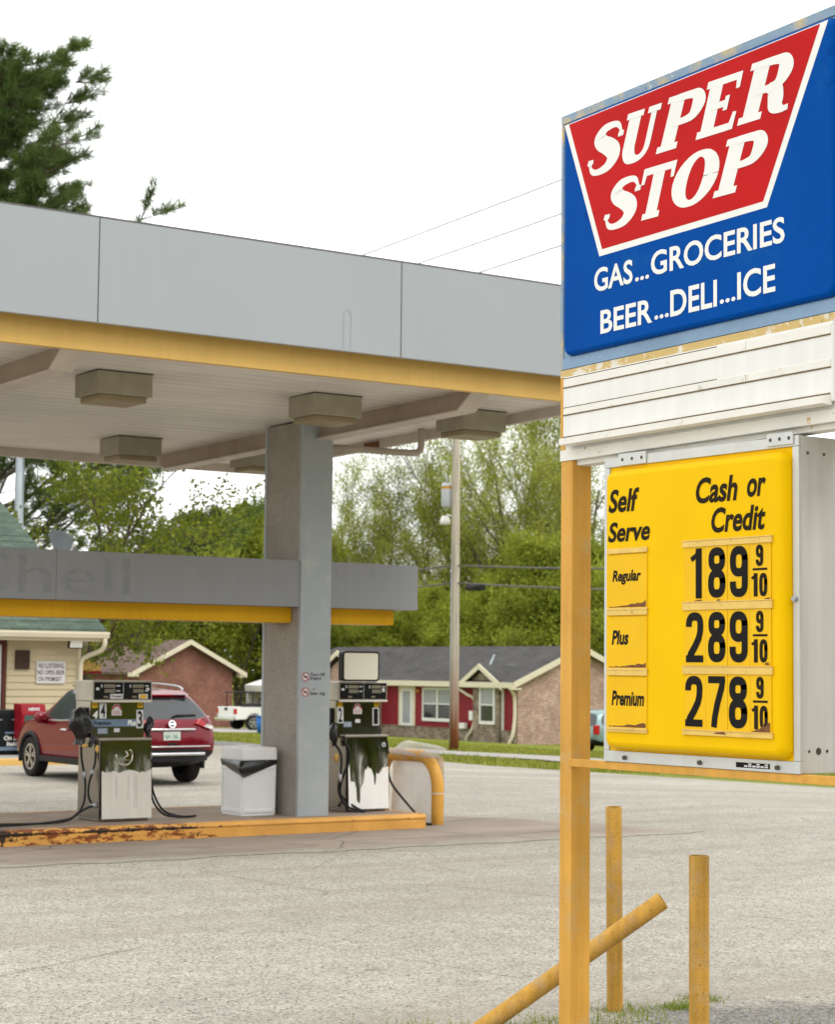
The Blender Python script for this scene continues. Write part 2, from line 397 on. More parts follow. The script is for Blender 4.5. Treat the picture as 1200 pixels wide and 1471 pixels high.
    c = k.mix(f_, (0.50, 0.44, 0.36), (0.20, 0.07, 0.03))
    MT['wood_pole_stain'] = k.set(k.mix(1.0, c, k.ramp(k.noise(1.0, 5, 0.6, k.mapv((14, 14, 0.7))), [(0.35, 0.7), (0.62, 1.05)]), 'MULTIPLY'), 0.85, 0, 0.1)
    MT['galv'] = P('galv', (0.38, 0.42, 0.45), 0.5, metal=0.4, var=0.1, vs=2)
    MT['wire'] = P('wire', (0.15, 0.15, 0.14), 0.6)
    MT['wire_pale'] = P('wire_pale', (0.36, 0.37, 0.38), 0.5)
    MT['transformer'] = P('transformer', (0.52, 0.54, 0.56), 0.45, var=0.08)
    MT['orange'] = P('orange', (0.6, 0.28, 0.03), 0.5)
    MT['dish'] = P('dish', (0.07, 0.08, 0.085), 0.5)
    MT['tent'] = P('tent', (0.76, 0.74, 0.66), 0.7, var=0.04)
    MT['blue_plastic'] = P('blue_plastic', (0.02, 0.13, 0.42), 0.4)
    MT['bark'] = P('bark', (0.10, 0.078, 0.058), 0.9, var=0.3, vs=4, bump=0.5, bs=20)
    MT['bark_pale'] = P('bark_pale', (0.155, 0.13, 0.095), 0.9, var=0.3, vs=4)
    MT['red_brick'] = brick_mat('red_brick', (0.27, 0.10, 0.064), (0.15, 0.05, 0.036), (0.30, 0.20, 0.16))
    MT['pale_brick'] = brick_mat('pale_brick', (0.48, 0.31, 0.225), (0.24, 0.125, 0.095), (0.52, 0.44, 0.37), bw=0.24, bh=0.10, msize=0.018)
    k = NM('stone')
    x, y, z = k.sep()
    v2_ = k.comb(k.math('ADD', x, y), k.math('MULTIPLY', z, 1.9))
    v = k.vor(3.4, v2_)
    c = k.mix(v.outputs['Color'], (0.36, 0.28, 0.20), (0.12, 0.095, 0.07))
    c = k.mix(k.ramp(k.noise(1.7, 4), [(0.45, 0.0), (0.65, 0.7)]), c, (0.40, 0.34, 0.27))
    e = k.vor(3.4, v2_, 'DISTANCE_TO_EDGE')
    c = k.mix(k.ramp(e.outputs['Distance'], [(0.0, 0.8), (0.08, 0.0)]), c, (0.10, 0.085, 0.07))
    MT['stone'] = k.set(c, 0.9, 0, 0.1)
    MT['green_shingle'] = shingle_mat('green_shingle', (0.105, 0.140, 0.108), (0.072, 0.102, 0.078), 'x')
    MT['grey_shingle'] = shingle_mat('grey_shingle', (0.088, 0.085, 0.082), (0.064, 0.062, 0.060), 'y')
    MT['brown_shingle'] = shingle_mat('brown_shingle', (0.16, 0.11, 0.095), (0.12, 0.083, 0.073), 'y')
    def leaf(name, c1, c2, c3, trans=0.35):
        k = NM(name)
        g = k.n('ShaderNodeNewGeometry')
        oi = k.n('ShaderNodeObjectInfo')
        c = k.ramp(g.outputs['Random Per Island'], [(0.0, c1), (0.55, c2), (1.0, c3)])
        c = k.mix(1.0, c, k.ramp(k.noise(0.55, 3), [(0.3, 0.72), (0.7, 1.25)]), 'MULTIPLY')
        c = k.mix(1.0, c, k.ramp(oi.outputs['Random'], [(0.0, 0.85), (1.0, 1.15)]), 'MULTIPLY')
        k.set(c, 0.6, 0, 0.25)
        tr = k.n('ShaderNodeBsdfTranslucent')
        k.l(c, tr.inputs[0])
        ms = k.n('ShaderNodeMixShader')
        ms.inputs[0].default_value = trans
        k.l(k.b.outputs[0], ms.inputs[1])
        k.l(tr.outputs[0], ms.inputs[2])
        k.l(ms.outputs[0], k.t.nodes['Material Output'].inputs[0])
        return k.m
    MT['leaf_spring'] = leaf('leaf_spring', (0.25, 0.30, 0.04), (0.35, 0.395, 0.055), (0.48, 0.475, 0.10), 0.5)
    MT['leaf_bright'] = leaf('leaf_bright', (0.21, 0.27, 0.028), (0.30, 0.35, 0.038), (0.41, 0.42, 0.06), 0.5)
    MT['leaf_mid'] = leaf('leaf_mid', (0.12, 0.18, 0.022), (0.18, 0.24, 0.03), (0.27, 0.31, 0.045), 0.45)
    MT['leaf_fresh'] = leaf('leaf_fresh', (0.12, 0.17, 0.016), (0.19, 0.24, 0.02), (0.28, 0.30, 0.03), 0.45)
    MT['needle'] = leaf('needle', (0.07, 0.12, 0.03), (0.11, 0.17, 0.042), (0.18, 0.23, 0.06), 0.35)
    MT['needle_far'] = leaf('needle_far', (0.05, 0.065, 0.034), (0.068, 0.085, 0.042), (0.09, 0.105, 0.055), 0.2)
    MT['blade'] = leaf('blade', (0.17, 0.215, 0.02), (0.24, 0.265, 0.03), (0.36, 0.32, 0.09), 0.3)
    MT['weed'] = leaf('weed', (0.15, 0.24, 0.02), (0.25, 0.32, 0.04), (0.40, 0.38, 0.09), 0.4)
    # milky plastic sheet
    k = NM('clear_plastic')
    k.set((0.84, 0.83, 0.80), 0.25, 0, 0.5)
    tp = k.n('ShaderNodeBsdfTransparent')
    ms = k.n('ShaderNodeMixShader')
    k.l(k.ramp(k.noise(3, 4), [(0.35, 0.58), (0.65, 0.85)]), ms.inputs[0])
    k.l(tp.outputs[0], ms.inputs[1])
    k.l(k.b.outputs[0], ms.inputs[2])
    k.l(ms.outputs[0], k.t.nodes['Material Output'].inputs[0])
    MT['clear_plastic'] = k.m
    k = NM('film_plastic')
    k.set((0.42, 0.37, 0.31), 0.2, 0, 0.5)
    tp = k.n('ShaderNodeBsdfTransparent')
    ms = k.n('ShaderNodeMixShader')
    k.l(k.ramp(k.noise(3, 4), [(0.35, 0.45), (0.65, 0.75)]), ms.inputs[0])
    k.l(tp.outputs[0], ms.inputs[1])
    k.l(k.b.outputs[0], ms.inputs[2])
    k.l(ms.outputs[0], k.t.nodes['Material Output'].inputs[0])
    MT['film_plastic'] = k.m
build_materials()

# ------------------------------------------------------------------ mesh helpers
ROOTLOC = {}
def tag(o, label=None, cat=None, group=None, kind=None):
    for k, v in (('label', label), ('category', cat), ('group', group), ('kind', kind)):
        if v:
            o[k] = v
    return o

def thing(name, loc, label, cat, group=None, kind=None):
    o = bpy.data.objects.new(name, None)
    COL.objects.link(o)
    o.location = loc
    o.empty_display_size = 0.2
    ROOTLOC[o.name] = Vector(loc)
    return tag(o, label, cat, group, kind)

def rootloc(o):
    while o.parent:
        o = o.parent
    return ROOTLOC.get(o.name, Vector((0, 0, 0)))

class Fr:
    """a flat face: s runs to the viewer's right, t up, n out of it"""
    def __init__(s, o, sd, td, fn=None):
        s.o, s.s, s.t = Vector(o), Vector(sd).normalized(), Vector(td).normalized()
        s.n = s.s.cross(s.t)
        s.fn = fn
    def __call__(s, a, b, n=0.0):
        if s.fn:
            return s.fn(a, b, n)
        return s.o + s.s*a + s.t*b + s.n*n

def crom(pts, n=6):
    """Catmull-Rom through pts (tuples of any length)"""
    out = []
    P_ = [pts[0]] + list(pts) + [pts[-1]]
    for i in range(1, len(P_)-2):
        a, b, c, d = P_[i-1], P_[i], P_[i+1], P_[i+2]
        for j in range(n):
            t = j/n
            out.append(tuple(0.5*((2*q) + (-p+r_)*t + (2*p-5*q+4*r_-s_)*t*t + (-p+3*q-3*r_+s_)*t**3) for p, q, r_, s_ in zip(a, b, c, d)))
    out.append(tuple(pts[-1]))
    return out

class MB:
    def __init__(s):
        s.v, s.f, s.mi, s.sm = [], [], [], []
    def add(s, vs, fs, m=0, smooth=False):
        o = len(s.v)
        s.v += [tuple(p) for p in vs]
        for f in fs:
            s.f.append([o+i for i in f])
            s.mi.append(m)
            s.sm.append(smooth)
        return s
    def box(s, x0, x1, y0, y1, z0, z1, m=0):
        v = [(x, y, z) for z in (z0, z1) for x, y in ((x0, y0), (x1, y0), (x1, y1), (x0, y1))]
        return s.add(v, [(3, 2, 1, 0), (4, 5, 6, 7), (0, 1, 5, 4), (1, 2, 6, 5), (2, 3, 7, 6), (3, 0, 4, 7)], m)
    def fbox(s, fr, s0, s1, t0, t1, n0, n1, m=0):
        v = [fr(a, b, n) for n in (n0, n1) for a, b in ((s0, t0), (s1, t0), (s1, t1), (s0, t1))]
        return s.add(v, [(3, 2, 1, 0), (4, 5, 6, 7), (0, 1, 5, 4), (1, 2, 6, 5), (2, 3, 7, 6), (3, 0, 4, 7)], m)
    def poly(s, fr, pts, n0, n1, m=0):
        k = len(pts)
        v = [fr(a, b, n1) for a, b in pts] + [fr(a, b, n0) for a, b in pts]
        return s.add(v, [list(range(k)), list(range(2*k-1, k-1, -1))] + [(i, k+i, k+(i+1) % k, (i+1) % k) for i in range(k)], m)
    def face(s, fr, pts, n, m=0):
        return s.add([fr(a, b, n) for a, b in pts], [list(range(len(pts)))], m)
    def disc(s, fr, a, b, r, n, m=0, seg=20, r2=None):
        return s.face(fr, [(a+r*cos(2*pi*i/seg), b+(r2 or r)*sin(2*pi*i/seg)) for i in range(seg)], n, m)
    def ring(s, fr, a, b, r0, r1, n, m=0, seg=24):
        v = [fr(a+r*cos(2*pi*i/seg), b+r*sin(2*pi*i/seg), n) for r in (r0, r1) for i in range(seg)]
        return s.add(v, [(i, seg+i, seg+(i+1) % seg, (i+1) % seg) for i in range(seg)], m)
    def tube(s, pts, r, seg=10, m=0, caps=True, smooth=True):
        pts = [Vector(p) for p in pts]
        n = len(pts)
        rs = list(r) if hasattr(r, '__len__') else [r]*n
        v = []
        ref = None
        for i, p in enumerate(pts):
            d = (pts[min(i+1, n-1)] - pts[max(i-1, 0)])
            d = d.normalized() if d.length > 1e-9 else Vector((0, 0, 1))
            if ref is None:
                ref = d.orthogonal().normalized()
            ref = (ref - d*ref.dot(d))
            ref = ref.normalized() if ref.length > 1e-6 else d.orthogonal().normalized()
            b = d.cross(ref)
            v += [p + (ref*cos(2*pi*j/seg) + b*sin(2*pi*j/seg))*rs[i] for j in range(seg)]
        f = [(i*seg+j, i*seg+(j+1) % seg, (i+1)*seg+(j+1) % seg, (i+1)*seg+j) for i in range(n-1) for j in range(seg)]
        s.add(v, f, m, smooth)
        if caps:
            o = len(s.v) - n*seg
            for ids in (list(range(seg-1, -1, -1)), list(range((n-1)*seg, n*seg))):
                s.f.append([o+i for i in ids])
                s.mi.append(m)
                s.sm.append(False)
        return s
    def sphere(s, c, r, m=0, seg=12, rings=8, sc=(1, 1, 1)):
        c = Vector(c)
        v = [c + Vector((sc[0]*r*sin(pi*i/rings)*cos(2*pi*j/seg), sc[1]*r*sin(pi*i/rings)*sin(2*pi*j/seg), sc[2]*r*cos(pi*i/rings))) for i in range(rings+1) for j in range(seg)]
        f = [(i*seg+j, (i+1)*seg+j, (i+1)*seg+(j+1) % seg, i*seg+(j+1) % seg) for i in range(rings) for j in range(seg)]
        return s.add(v, f, m, True)
    def ribbon(s, fr, pts, n, m=0, smoothn=6, tr=lambda a, b: (a, b)):
        """pts: (x, y, width) centre line, drawn flat on the face"""
        q = crom(pts, smoothn) if smoothn else [tuple(p) for p in pts]
        L, Rr = [], []
        for i, (x, y, w) in enumerate(q):
            x0, y0, _ = q[max(i-1, 0)]
            x1, y1, _ = q[min(i+1, len(q)-1)]
            dx, dy = x1-x0, y1-y0
            d = math.hypot(dx, dy) or 1
            nx, ny = -dy/d*w/2, dx/d*w/2
            L.append(fr(*tr(x+nx, y+ny), n))
            Rr.append(fr(*tr(x-nx, y-ny), n))
        k = len(q)
        return s.add(L+Rr, [(k+i, k+i+1, i+1, i) for i in range(k-1)], m)
    def text(s, fr, body, s0, t0, s1, t1, n, m=0, shear=0.0, bold=0.0):
        """built-in letters fitted into the box (s0,t0)-(s1,t1) of the face"""
        c = bpy.data.curves.new('txt', 'FONT')
        c.body = body
        c.size = 1
        c.offset = bold
        c.resolution_u = 4
        o = bpy.data.objects.new('txt', c)
        COL.objects.link(o)
        bpy.context.view_layer.update()
        me = bpy.data.meshes.new_from_object(o.evaluated_get(bpy.context.evaluated_depsgraph_get()))
        V = [(v.co.x + shear*v.co.y, v.co.y) for v in me.vertices]
        F = [list(p.vertices) for p in me.polygons]
        bpy.data.objects.remove(o)
        bpy.data.curves.remove(c)
        bpy.data.meshes.remove(me)
        xs, ys = [v[0] for v in V], [v[1] for v in V]
        a0, a1, b0, b1 = min(xs), max(xs), min(ys), max(ys)
        return s.add([fr(s0+(x-a0)/(a1-a0)*(s1-s0), t0+(y-b0)/(b1-b0)*(t1-t0), n) for x, y in V], F, m)
    def build(s, name, mats, parent=None, bevel=0.0, label=None, local=False, seg=2, auto=True, sharp=None):
        me = bpy.data.meshes.new(name)
        off = Vector((0, 0, 0)) if (local or parent is None) else rootloc(parent)
        me.from_pydata([(a-off.x, b-off.y, c-off.z) for a, b, c in s.v], [], s.f)
        for mt in (mats if isinstance(mats, (list, tuple)) else [mats]):
            me.materials.append(MT[mt] if isinstance(mt, str) else mt)
        me.polygons.foreach_set('material_index', s.mi)
        me.polygons.foreach_set('use_smooth', s.sm)
        me.update()
        o = bpy.data.objects.new(name, me)
        COL.objects.link(o)
        if parent:
            o.parent = parent
        if bevel:
            md = o.modifiers.new('b', 'BEVEL')
            md.width, md.segments, md.limit_method, md.angle_limit = bevel, seg, 'ANGLE', R(40)
            md.harden_normals = False
        if label:
            o['label'] = label
        return o

def shift(fr, ds, dt):
    return Fr(fr(ds, dt, 0), fr.s, fr.t)

def copy_thing(root, loc, label=None, group=None):
    r = root.copy()
    COL.objects.link(r)
    r.location = loc
    ROOTLOC[r.name] = Vector(loc)
    if label:
        r['label'] = label
    if group:
        r['group'] = group
    def rec(src, dst):
        for ch in [c for c in COL.objects if c.parent == src]:
            c = ch.copy()
            COL.objects.link(c)
            c.parent = dst
            rec(ch, c)
    rec(root, r)
    return r

SLOPE = 0.042
def gz(X):
    return 0.0 if X < 21 else -SLOPE*(min(X, 60)-21)

# ------------------------------------------------------------------ ground
def sheet(name, pts, dz, mat, cuts=(21.0, 60.0), kind='structure'):
    bm = bmesh.new()
    bm.faces.new([bm.verts.new((x, y, 0)) for x, y in pts])
    for cx in cuts:
        bmesh.ops.bisect_plane(bm, geom=bm.verts[:]+bm.edges[:]+bm.faces[:], plane_co=(cx, 0, 0), plane_no=(1, 0, 0))
    for v in bm.verts:
        v.co.z = gz(v.co.x) + dz
    bmesh.ops.recalc_face_normals(bm, faces=bm.faces)
    for f in bm.faces:
        if f.normal.z < 0:
            f.normal_flip()
    me = bpy.data.meshes.new(name)
    bm.to_mesh(me)
    bm.free()
    me.materials.append(MT[mat])
    o = bpy.data.objects.new(name, me)
    COL.objects.link(o)
    o['kind'] = kind
    return o

sheet('ground', [(-900, -900), (900, -900), (900, 900), (-900, 900)], -0.012, 'turf')
sheet('parking_lot', [(-60, -16), (38, -16), (36, 0), (32.6, 24), (30.6, 33), (28.9, 39), (30.2, 47), (32.4, 57.4), (-60, 57.4)], 0.0, 'asphalt')
sheet('road', [(20, 51.5), (31.0, 51.5), (32.3, 57.2), (20, 57.2)], 0.004, 'road')
_r = random.Random(6)
_ap = [(-6 + 23*i/90 + _r.uniform(-.05, .05), 18.60 + .05*sin(i*.7) + .04*sin(i*1.9) + _r.uniform(-.025, .025)) for i in range(91)]
_ap += [(17.15+.1*_r.random()-.15*i*.1, 18.7+.2*i + _r.uniform(-.05, .05)) for i in range(9)] + [(16.95-.12*i+_r.uniform(-.06, .06), 20.4+.2*i) for i in range(9)]
sheet('apron', _ap + [(15.7, 22.4), (15.6, 24.8), (-6, 24.8)], 0.005, 'apron_concrete')
sheet('path', [(32.8, 36.0), (35.6, 45.6), (33.8, 49.4), (33.9, 55), (38.2, 55), (38.2, 53.3), (41.2, 50.3), (39.6, 44.0), (37.0, 36.0)], 0.03, 'pavement')
sheet('driveway', [(42.8, 77.8), (48.3, 83.2), (58.6, 101.2), (51.1, 92.9), (44, 90)], 0.004, 'pavement')

def blades(name, spots, n, h0, h1, w, mat, seed):
    """grass nobody could count: one mesh of single blades"""
    rng = np.random.default_rng(seed)
    V, F = [], []
    for i in range(n):
        x, y = spots(rng)
        z = gz(x)
        a = rng.uniform(0, 2*pi)
        h = rng.uniform(h0, h1)
        lx, ly = rng.normal(0, 0.35, 2)*h
        dx, dy = cos(a)*w/2, sin(a)*w/2
        o = len(V)
        V += [(x-dx, y-dy, z-0.01), (x+dx, y+dy, z-0.01), (x+lx, y+ly, z+h)]
        F.append((o, o+1, o+2))
    me = bpy.data.meshes.new(name)
    me.from_pydata(V, [], F)
    me.materials.append(MT[mat])
    o = bpy.data.objects.new(name, me)
    COL.objects.link(o)
    o['kind'] = 'stuff'
    return o

def verge(rng):
    while True:
        y = rng.uniform(36, 76)
        x = rng.uniform(28.5, 50)
        edge = np.interp(y, [33, 39, 47, 57.4, 80], [30.6, 28.95, 30.25, 32.5, 36])
        if x > edge and not (np.interp(y, [36, 45.8, 55], [32.0, 34.9, 33.2]) < x < np.interp(y, [36, 44, 50.3, 55], [37.2, 39.8, 41.4, 38.4]) and y < 55):
            return x, y
tag(blades('grass', verge, 26000, 0.04, 0.12, 0.05, 'blade', 5), 'short spring grass on the verge and lawn beyond the lot', 'grass')

# ------------------------------------------------------------------ the roadside sign
SX = 6.601
def TZ(s, z0):
    return 2 + (z0-2)*(1+0.0125*s)
def sfn(s, z0, n):
    return Vector((SX-n, 8.231-s, TZ(s, z0)))
SF = Fr((SX, 8.231, 0), (0, -1, 0), (0, 0, 1), sfn)            # z0 is the height at the far end; the head tapers a little
def SFM(s, z, n):                                             # true heights
    return Vector((SX-n, 8.231-s, z))
SM = Fr((SX, 8.231, 0), (0, -1, 0), (0, 0, 1), SFM)

sign = thing('roadside_sign', (6.666, 7.2, 0), 'tall roadside sign on yellow square posts with blue and red face above white letter board', 'sign')
for y0 in (8.166, 6.07):
    b = MB()
    b.box(SX, SX+0.130, y0, y0+0.098, -0.3, 3.099)
    p = b.build('post', 'yellow_post', sign, 0.006)
b = MB()
b.fbox(SF, 0.066, 2.06, 3.072, 3.097, -0.03, -0.12)
b.build('bracket', 'peeling', sign)
# the bar between the posts that carries the price cabinet
b = MB()
b.box(SX-0.02, SX+0.03, 6.168, 8.166, 1.497, 1.537)
b.build('cross_bar', 'yellow_post', sign, 0.003)
# cabinet of the head
b = MB()
b.fbox(SF, -0.033, 2.09, 3.585, 4.948, -0.26, -0.001)
hd = b.build('head_cabinet', 'sign_frame_blue_plain', sign, 0.004)
b = MB()                                                       # weathered frame strips
b.fbox(SF, -0.033, 2.09, 4.915, 4.962, -0.27, 0.008)
b.fbox(SF, -0.0345, -0.012, 3.585, 4.914, -0.262, 0.006)
b.build('frame', 'sign_frame_blue', hd, 0.003)
b = MB()
b.fbox(SF, -0.012, 2.09, 3.586, 3.644, 0.0, 0.006)
b.build('frame', 'sign_frame_blue_plain', hd, 0.002)
# blue pan face with rounded corners
def rrect(s0, s1, t0, t1, r, k=6):
    out = []
    for cx, cy, a0 in ((s1-r, t1-r, 0), (s0+r, t1-r, 90), (s0+r, t0+r, 180), (s1-r, t0+r, 270)):
        for i in range(k+1):
            a = R(a0+90*i/k)
            out.append((cx+r*cos(a), cy+r*sin(a)))
    return out
def pan(b, fr, s0, s1, t0, t1, n0, n1, r, slope, m=0, k=6):
    """a pan-formed face: rounded flanks rising from n0 to a flat front at n1"""
    lv = []
    for j in range(6):
        a = j/5*pi/2
        ins = slope*(1-cos(a))
        lv.append([fr(a_, b_, n0+(n1-n0)*sin(a)) for a_, b_ in rrect(s0+ins, s1-ins, t0+ins, t1-ins, max(r-ins*0.5, 0.01), k)])
    N = len(lv[0])
    V = [p for L in lv for p in L]
    F = [(i*N+j, i*N+(j+1) % N, (i+1)*N+(j+1) % N, (i+1)*N+j) for i in range(5) for j in range(N)]
    b.add(V, F, m, True)
    b.add(lv[-1], [list(range(N))], m)
b = MB()
pan(b, SF, 0.018, 1.975, 3.650, 4.910, 0.0, 0.034, 0.05, 0.02)
face = b.build('face_panel', 'blue_face', sign)
def Z0(s, z):
    return 2+(z-2)/(1+0.0125*s)
b = MB()
b.face(SF, [(0.030, 4.893), (0.322, Z0(.32, 4.139)), (1.548, Z0(1.548, 4.170)), (1.945, 4.893)], 0.0348, 0)
b.face(SF, [(0.068, 4.889), (0.345, Z0(.345, 4.173)), (1.523, Z0(1.523, 4.202)), (1.895, 4.889)], 0.0356, 1)
b.build('emblem', ['letter_white', 'red_face'], face)

# heavy slanted slab-serif letters, drawn as ribbons
def glyph(ch):
    """(list of ribbons [(x,y,w)...], smooth?) on a unit-height box"""
    if ch == 'S':
        return [([(.655, .70, .05), (.615, .82, .05), (.52, .925, .09), (.38, .945, .12), (.22, .90, .17), (.155, .76, .22), (.24, .635, .25), (.40, .535, .27), (.535, .42, .27), (.585, .27, .24), (.50, .12, .19), (.33, .055, .12), (.18, .07, .09), (.085, .17, .05), (.055, .28, .05)], 1),
                ([(.66, .66, .10), (.655, .76, .10)], 0), ([(.05, .24, .10), (.055, .34, .10)], 0), ([(.60, .74, .07), (.655, .72, .10), (.69, .70, .04)], 1), ([(.02, .3, .04), (.06, .27, .10), (.11, .24, .07)], 1)]
    if ch == 'U':
        return [([(.19, 1, .23), (.19, .36, .23)], 0), ([(.19, .38, .23), (.20, .24, .23), (.27, .11, .21), (.40, .055, .12), (.52, .085, .10), (.60, .19, .10), (.62, .34, .10)], 1), ([(.62, .32, .10), (.62, 1, .10)], 0),
                ([(0, .95, .10), (.38, .95, .10)], 0), ([(.48, .95, .10), (.76, .95, .10)], 0)]
    if ch in 'PR':
        g = [([(.20, 0, .23), (.20, 1, .23)], 0), ([(.0, .95, .10), (.3, .95, .10)], 0), ([(0, .05, .10), (.40, .05, .10)], 0),
             ([(.2, .94, .12), (.42, .94, .12), (.58, .90, .17), (.645, .72, .22), (.58, .54, .17), (.42, .485, .11), (.2, .485, .11)], 1)]
        if ch == 'R':
            g += [([(.40, .50, .12), (.53, .44, .20), (.585, .30, .22), (.63, .13, .20), (.74, .05, .10), (.85, .06, .08)], 1)]
        return g
    if ch == 'E':
        return [([(.20, 0, .23), (.20, 1, .23)], 0), ([(0, .945, .11), (.70, .945, .11)], 0), ([(0, .055, .11), (.74, .055, .11)], 0), ([(.2, .51, .10), (.50, .51, .10)], 0),
                ([(.655, 1, .09), (.675, .72, .06)], 0), ([(.685, 0, .10), (.72, .30, .06)], 0), ([(.50, .38, .07), (.50, .64, .07)], 0)]
    if ch == 'T':
        return [([(.38, 0, .23), (.38, 1, .23)], 0), ([(0, .94, .12), (.76, .94, .12)], 0), ([(.18, .05, .10), (.58, .05, .10)], 0), ([(.05, 1, .09), (.035, .70, .06)], 0), ([(.71, 1, .09), (.725, .70, .06)], 0)]
    if ch == 'O':
        pts = []
        for i in range(33):
            a = 2*pi*i/32
            pts.append((.40+.285*cos(a), .5+.45*sin(a), .10+.14*abs(cos(a))**1.6))
        return [(pts, 0)]
def word(b, fr, ch, s0, t0, s1, t1, n, m=0, shear=0.26, fit=None):
    rb = glyph(ch)
    q = []
    for pts, sm in rb:
        for x, y, w in (crom(pts, 5) if sm else pts):
            q.append((x, y))
    tmp = MB()
    unit = Fr((0, 0, 0), (1, 0, 0), (0, 1, 0))
    for pts, sm in rb:
        tmp.ribbon(unit, pts, 0, 0, 6 if sm else 0, lambda a, c: (a+shear*c, c))
    xs, ys = [v[0] for v in tmp.v], [v[1] for v in tmp.v]
    a0, a1, b0, b1 = min(xs), max(xs), min(ys), max(ys)
    for i, (pts, sm) in enumerate(rb):
        b.ribbon(fr, [(p, q, w_*(1.16 if w_ > .15 else 1.22)) for p, q, w_ in pts], n+0.0004*i, m, 7 if sm else 0, lambda a, c: (s0+(a+shear*c-a0)/(a1-a0)*(s1-s0), t0+(c-b0)/(b1-b0)*(t1-t0)))
b = MB()
for ch, s0, t0, s1, t1 in (('S', .228, 4.572, .517, 4.826), ('U', .512, 4.580, .812, 4.836), ('P', .766, 4.588, 1.126, 4.849), ('E', 1.060, 4.596, 1.392, 4.860), ('R', 1.352, 4.604, 1.722, 4.876),
                           ('S', .362, 4.262, .650, 4.512), ('T', .655, 4.269, .925, 4.523), ('O', .890, 4.276, 1.220, 4.534), ('P', 1.182, 4.284, 1.552, 4.545)):
    word(b, SM, ch, s0, t0, s1, t1, 0.0364)
b.build('lettering', 'letter_white', face)
for line in ((('GAS', .282, 3.954, .588, 4.078), ('...', .607, 3.961, .714, 3.982), ('GROCERIES', .728, 3.970, 1.664, 4.108)), (('BEER', .334, 3.730, .738, 3.858), ('...', .755, 3.745, .862, 3.766), ('DELI', .873, 3.744, 1.208, 3.880), ('...', 1.228, 3.756, 1.336, 3.777), ('ICE', 1.348, 3.758, 1.602, 3.892))):
    b = MB()
    for body, s0, t0, s1, t1 in line:
        fr2 = Fr(SM.o, SM.s, SM.t, lambda a, c, n, s0=s0: SFM(a, c+(a-s0)*0.0155, n))
        tt = (s1-s0)*0.0155 if len(body) > 3 else 0
        b.text(fr2, body, s0, t0, s1, t1-tt, 0.036, 0, 0, 0.020)
    b.build('lettering', 'letter_white', face)
# letter board
b = MB()
b.fbox(SF, -0.033, 2.09, 3.098, 3.583, -0.26, -0.001)
brd = b.build('letter_board', 'board_white', sign, 0.003)
b = MB()
b.fbox(SF, -0.034, 2.09, 3.543, 3.583, 0.0, 0.005)
b.build('frame', 'peeling_heavy', brd, 0.002)
b = MB()
b.fbox(SF, -0.034, 2.09, 3.098, 3.156, 0.0, 0.006)
b.build('frame', 'peeling', brd, 0.002)
b = MB()
b.fbox(SF, -0.0345, 0.006, 3.157, 3.542, -0.262, 0.003)
b.build('frame', 'yellow_post', brd, 0.002)
b = MB()
b.fbox(SF, 0.020, 1.955, 3.185, 3.540, 0.001, 0.030)
b.build('panel', 'board_white', brd, 0.006)
for z0, z1, n1 in ((3.484, 3.528, .034), (3.338, 3.372, .036)):
    for s0, s1 in ((.034, 1.40), (1.405, 1.945)):
        b = MB()
        b.fbox(SF, s0, s1, z0, z1, .030, n1)
        o = b.build('rail', 'board_rail', brd, 0.002)
    b = MB()
    b.fbox(SF, .024, 1.945, z0-.006, z0, .030, .0335)
    b.fbox(SF, .024, 1.2, z1+.001, z1+.005, .030, .0325)
    b.build('dirt_line', 'grime', o)
b = MB()
v = [SF(s, z, n) for s in (.055, 1.94) for z, n in ((3.215, .030), (3.205, .085), (3.172, .085), (3.168, .022), (3.205, .022))]
b.add(v, [(0, 1, 6, 5), (1, 2, 7, 6), (2, 3, 8, 7), (0, 4, 3, 2, 1), (5, 6, 7, 8, 9)])
o = b.build('rail', 'board_rail', brd)
b = MB()
b.fbox(SF, .024, 1.94, 3.2155, 3.222, .030, .034)
b.build('dirt_line', 'grime', o)

# ------------------------------------------------------------------ price sign
PX = 6.58
PF = Fr((PX, 7.87, 0), (0, -1, 0), (0, 0, 1))
ps = thing('price_sign', (6.75, 7.18, 1.54), 'yellow fuel price sign in an aluminium cabinet below the white letter board', 'price sign')
b = MB()
b.fbox(PF, 0.0, 1.378, 1.540, 3.078, -0.40, -0.012)
cab = b.build('cabinet', 'alu_side', ps, 0.004)
b = MB()
for s0, s1, t0, t1 in ((0.0, 1.378, 3.030, 3.080), (0.0, 1.378, 1.538, 1.594), (0.0, .040, 1.595, 3.029), (1.338, 1.378, 1.595, 3.029)):
    b.fbox(PF, s0, s1, t0, t1, -0.011, 0.008)
b.build('frame', 'alu', ps, 0.003)
b = MB()
b.fbox(PF, .041, 1.337, 1.595, 3.029, -0.010, -0.002)
base = b.build('back_panel', 'price_yellow', ps)
b = MB()
pan(b, PF, 0.055, 1.332, 1.602, 3.012, -0.002, 0.062, 0.05, 0.038)
pf = b.build('face_panel', 'price_yellow', ps)
for s0, s1, t0, t1 in ((.12, .33, 3.032, 3.094), (1.18, 1.35, 3.040, 3.098)):
    b = MB()
    b.fbox(PF, s0, s1, t0, t1, 0.009, 0.016)
    br = b.build('mounting_plate', 'alu', ps, 0.002)
    for k in (.15, .5, .85):
        b = MB()
        b.disc(PF, s0+(s1-s0)*k, (t0+t1)/2, 0.009, 0.0175, 0, 10)
        b.build('bolt', 'bolt', br)
for s_ in (.17, .72, 1.24):
    b = MB()
    c = PF(s_, 1.562, 0.008)
    b.tube([c, c+PF.n*0.014], 0.011, 8)
    b.build('bolt', 'bolt', ps)
b = MB()
c = PF(1.358, 2.33, .008)
b.tube([c, c+PF.n*0.02], 0.012, 8)
b.build('latch', 'galv', ps)
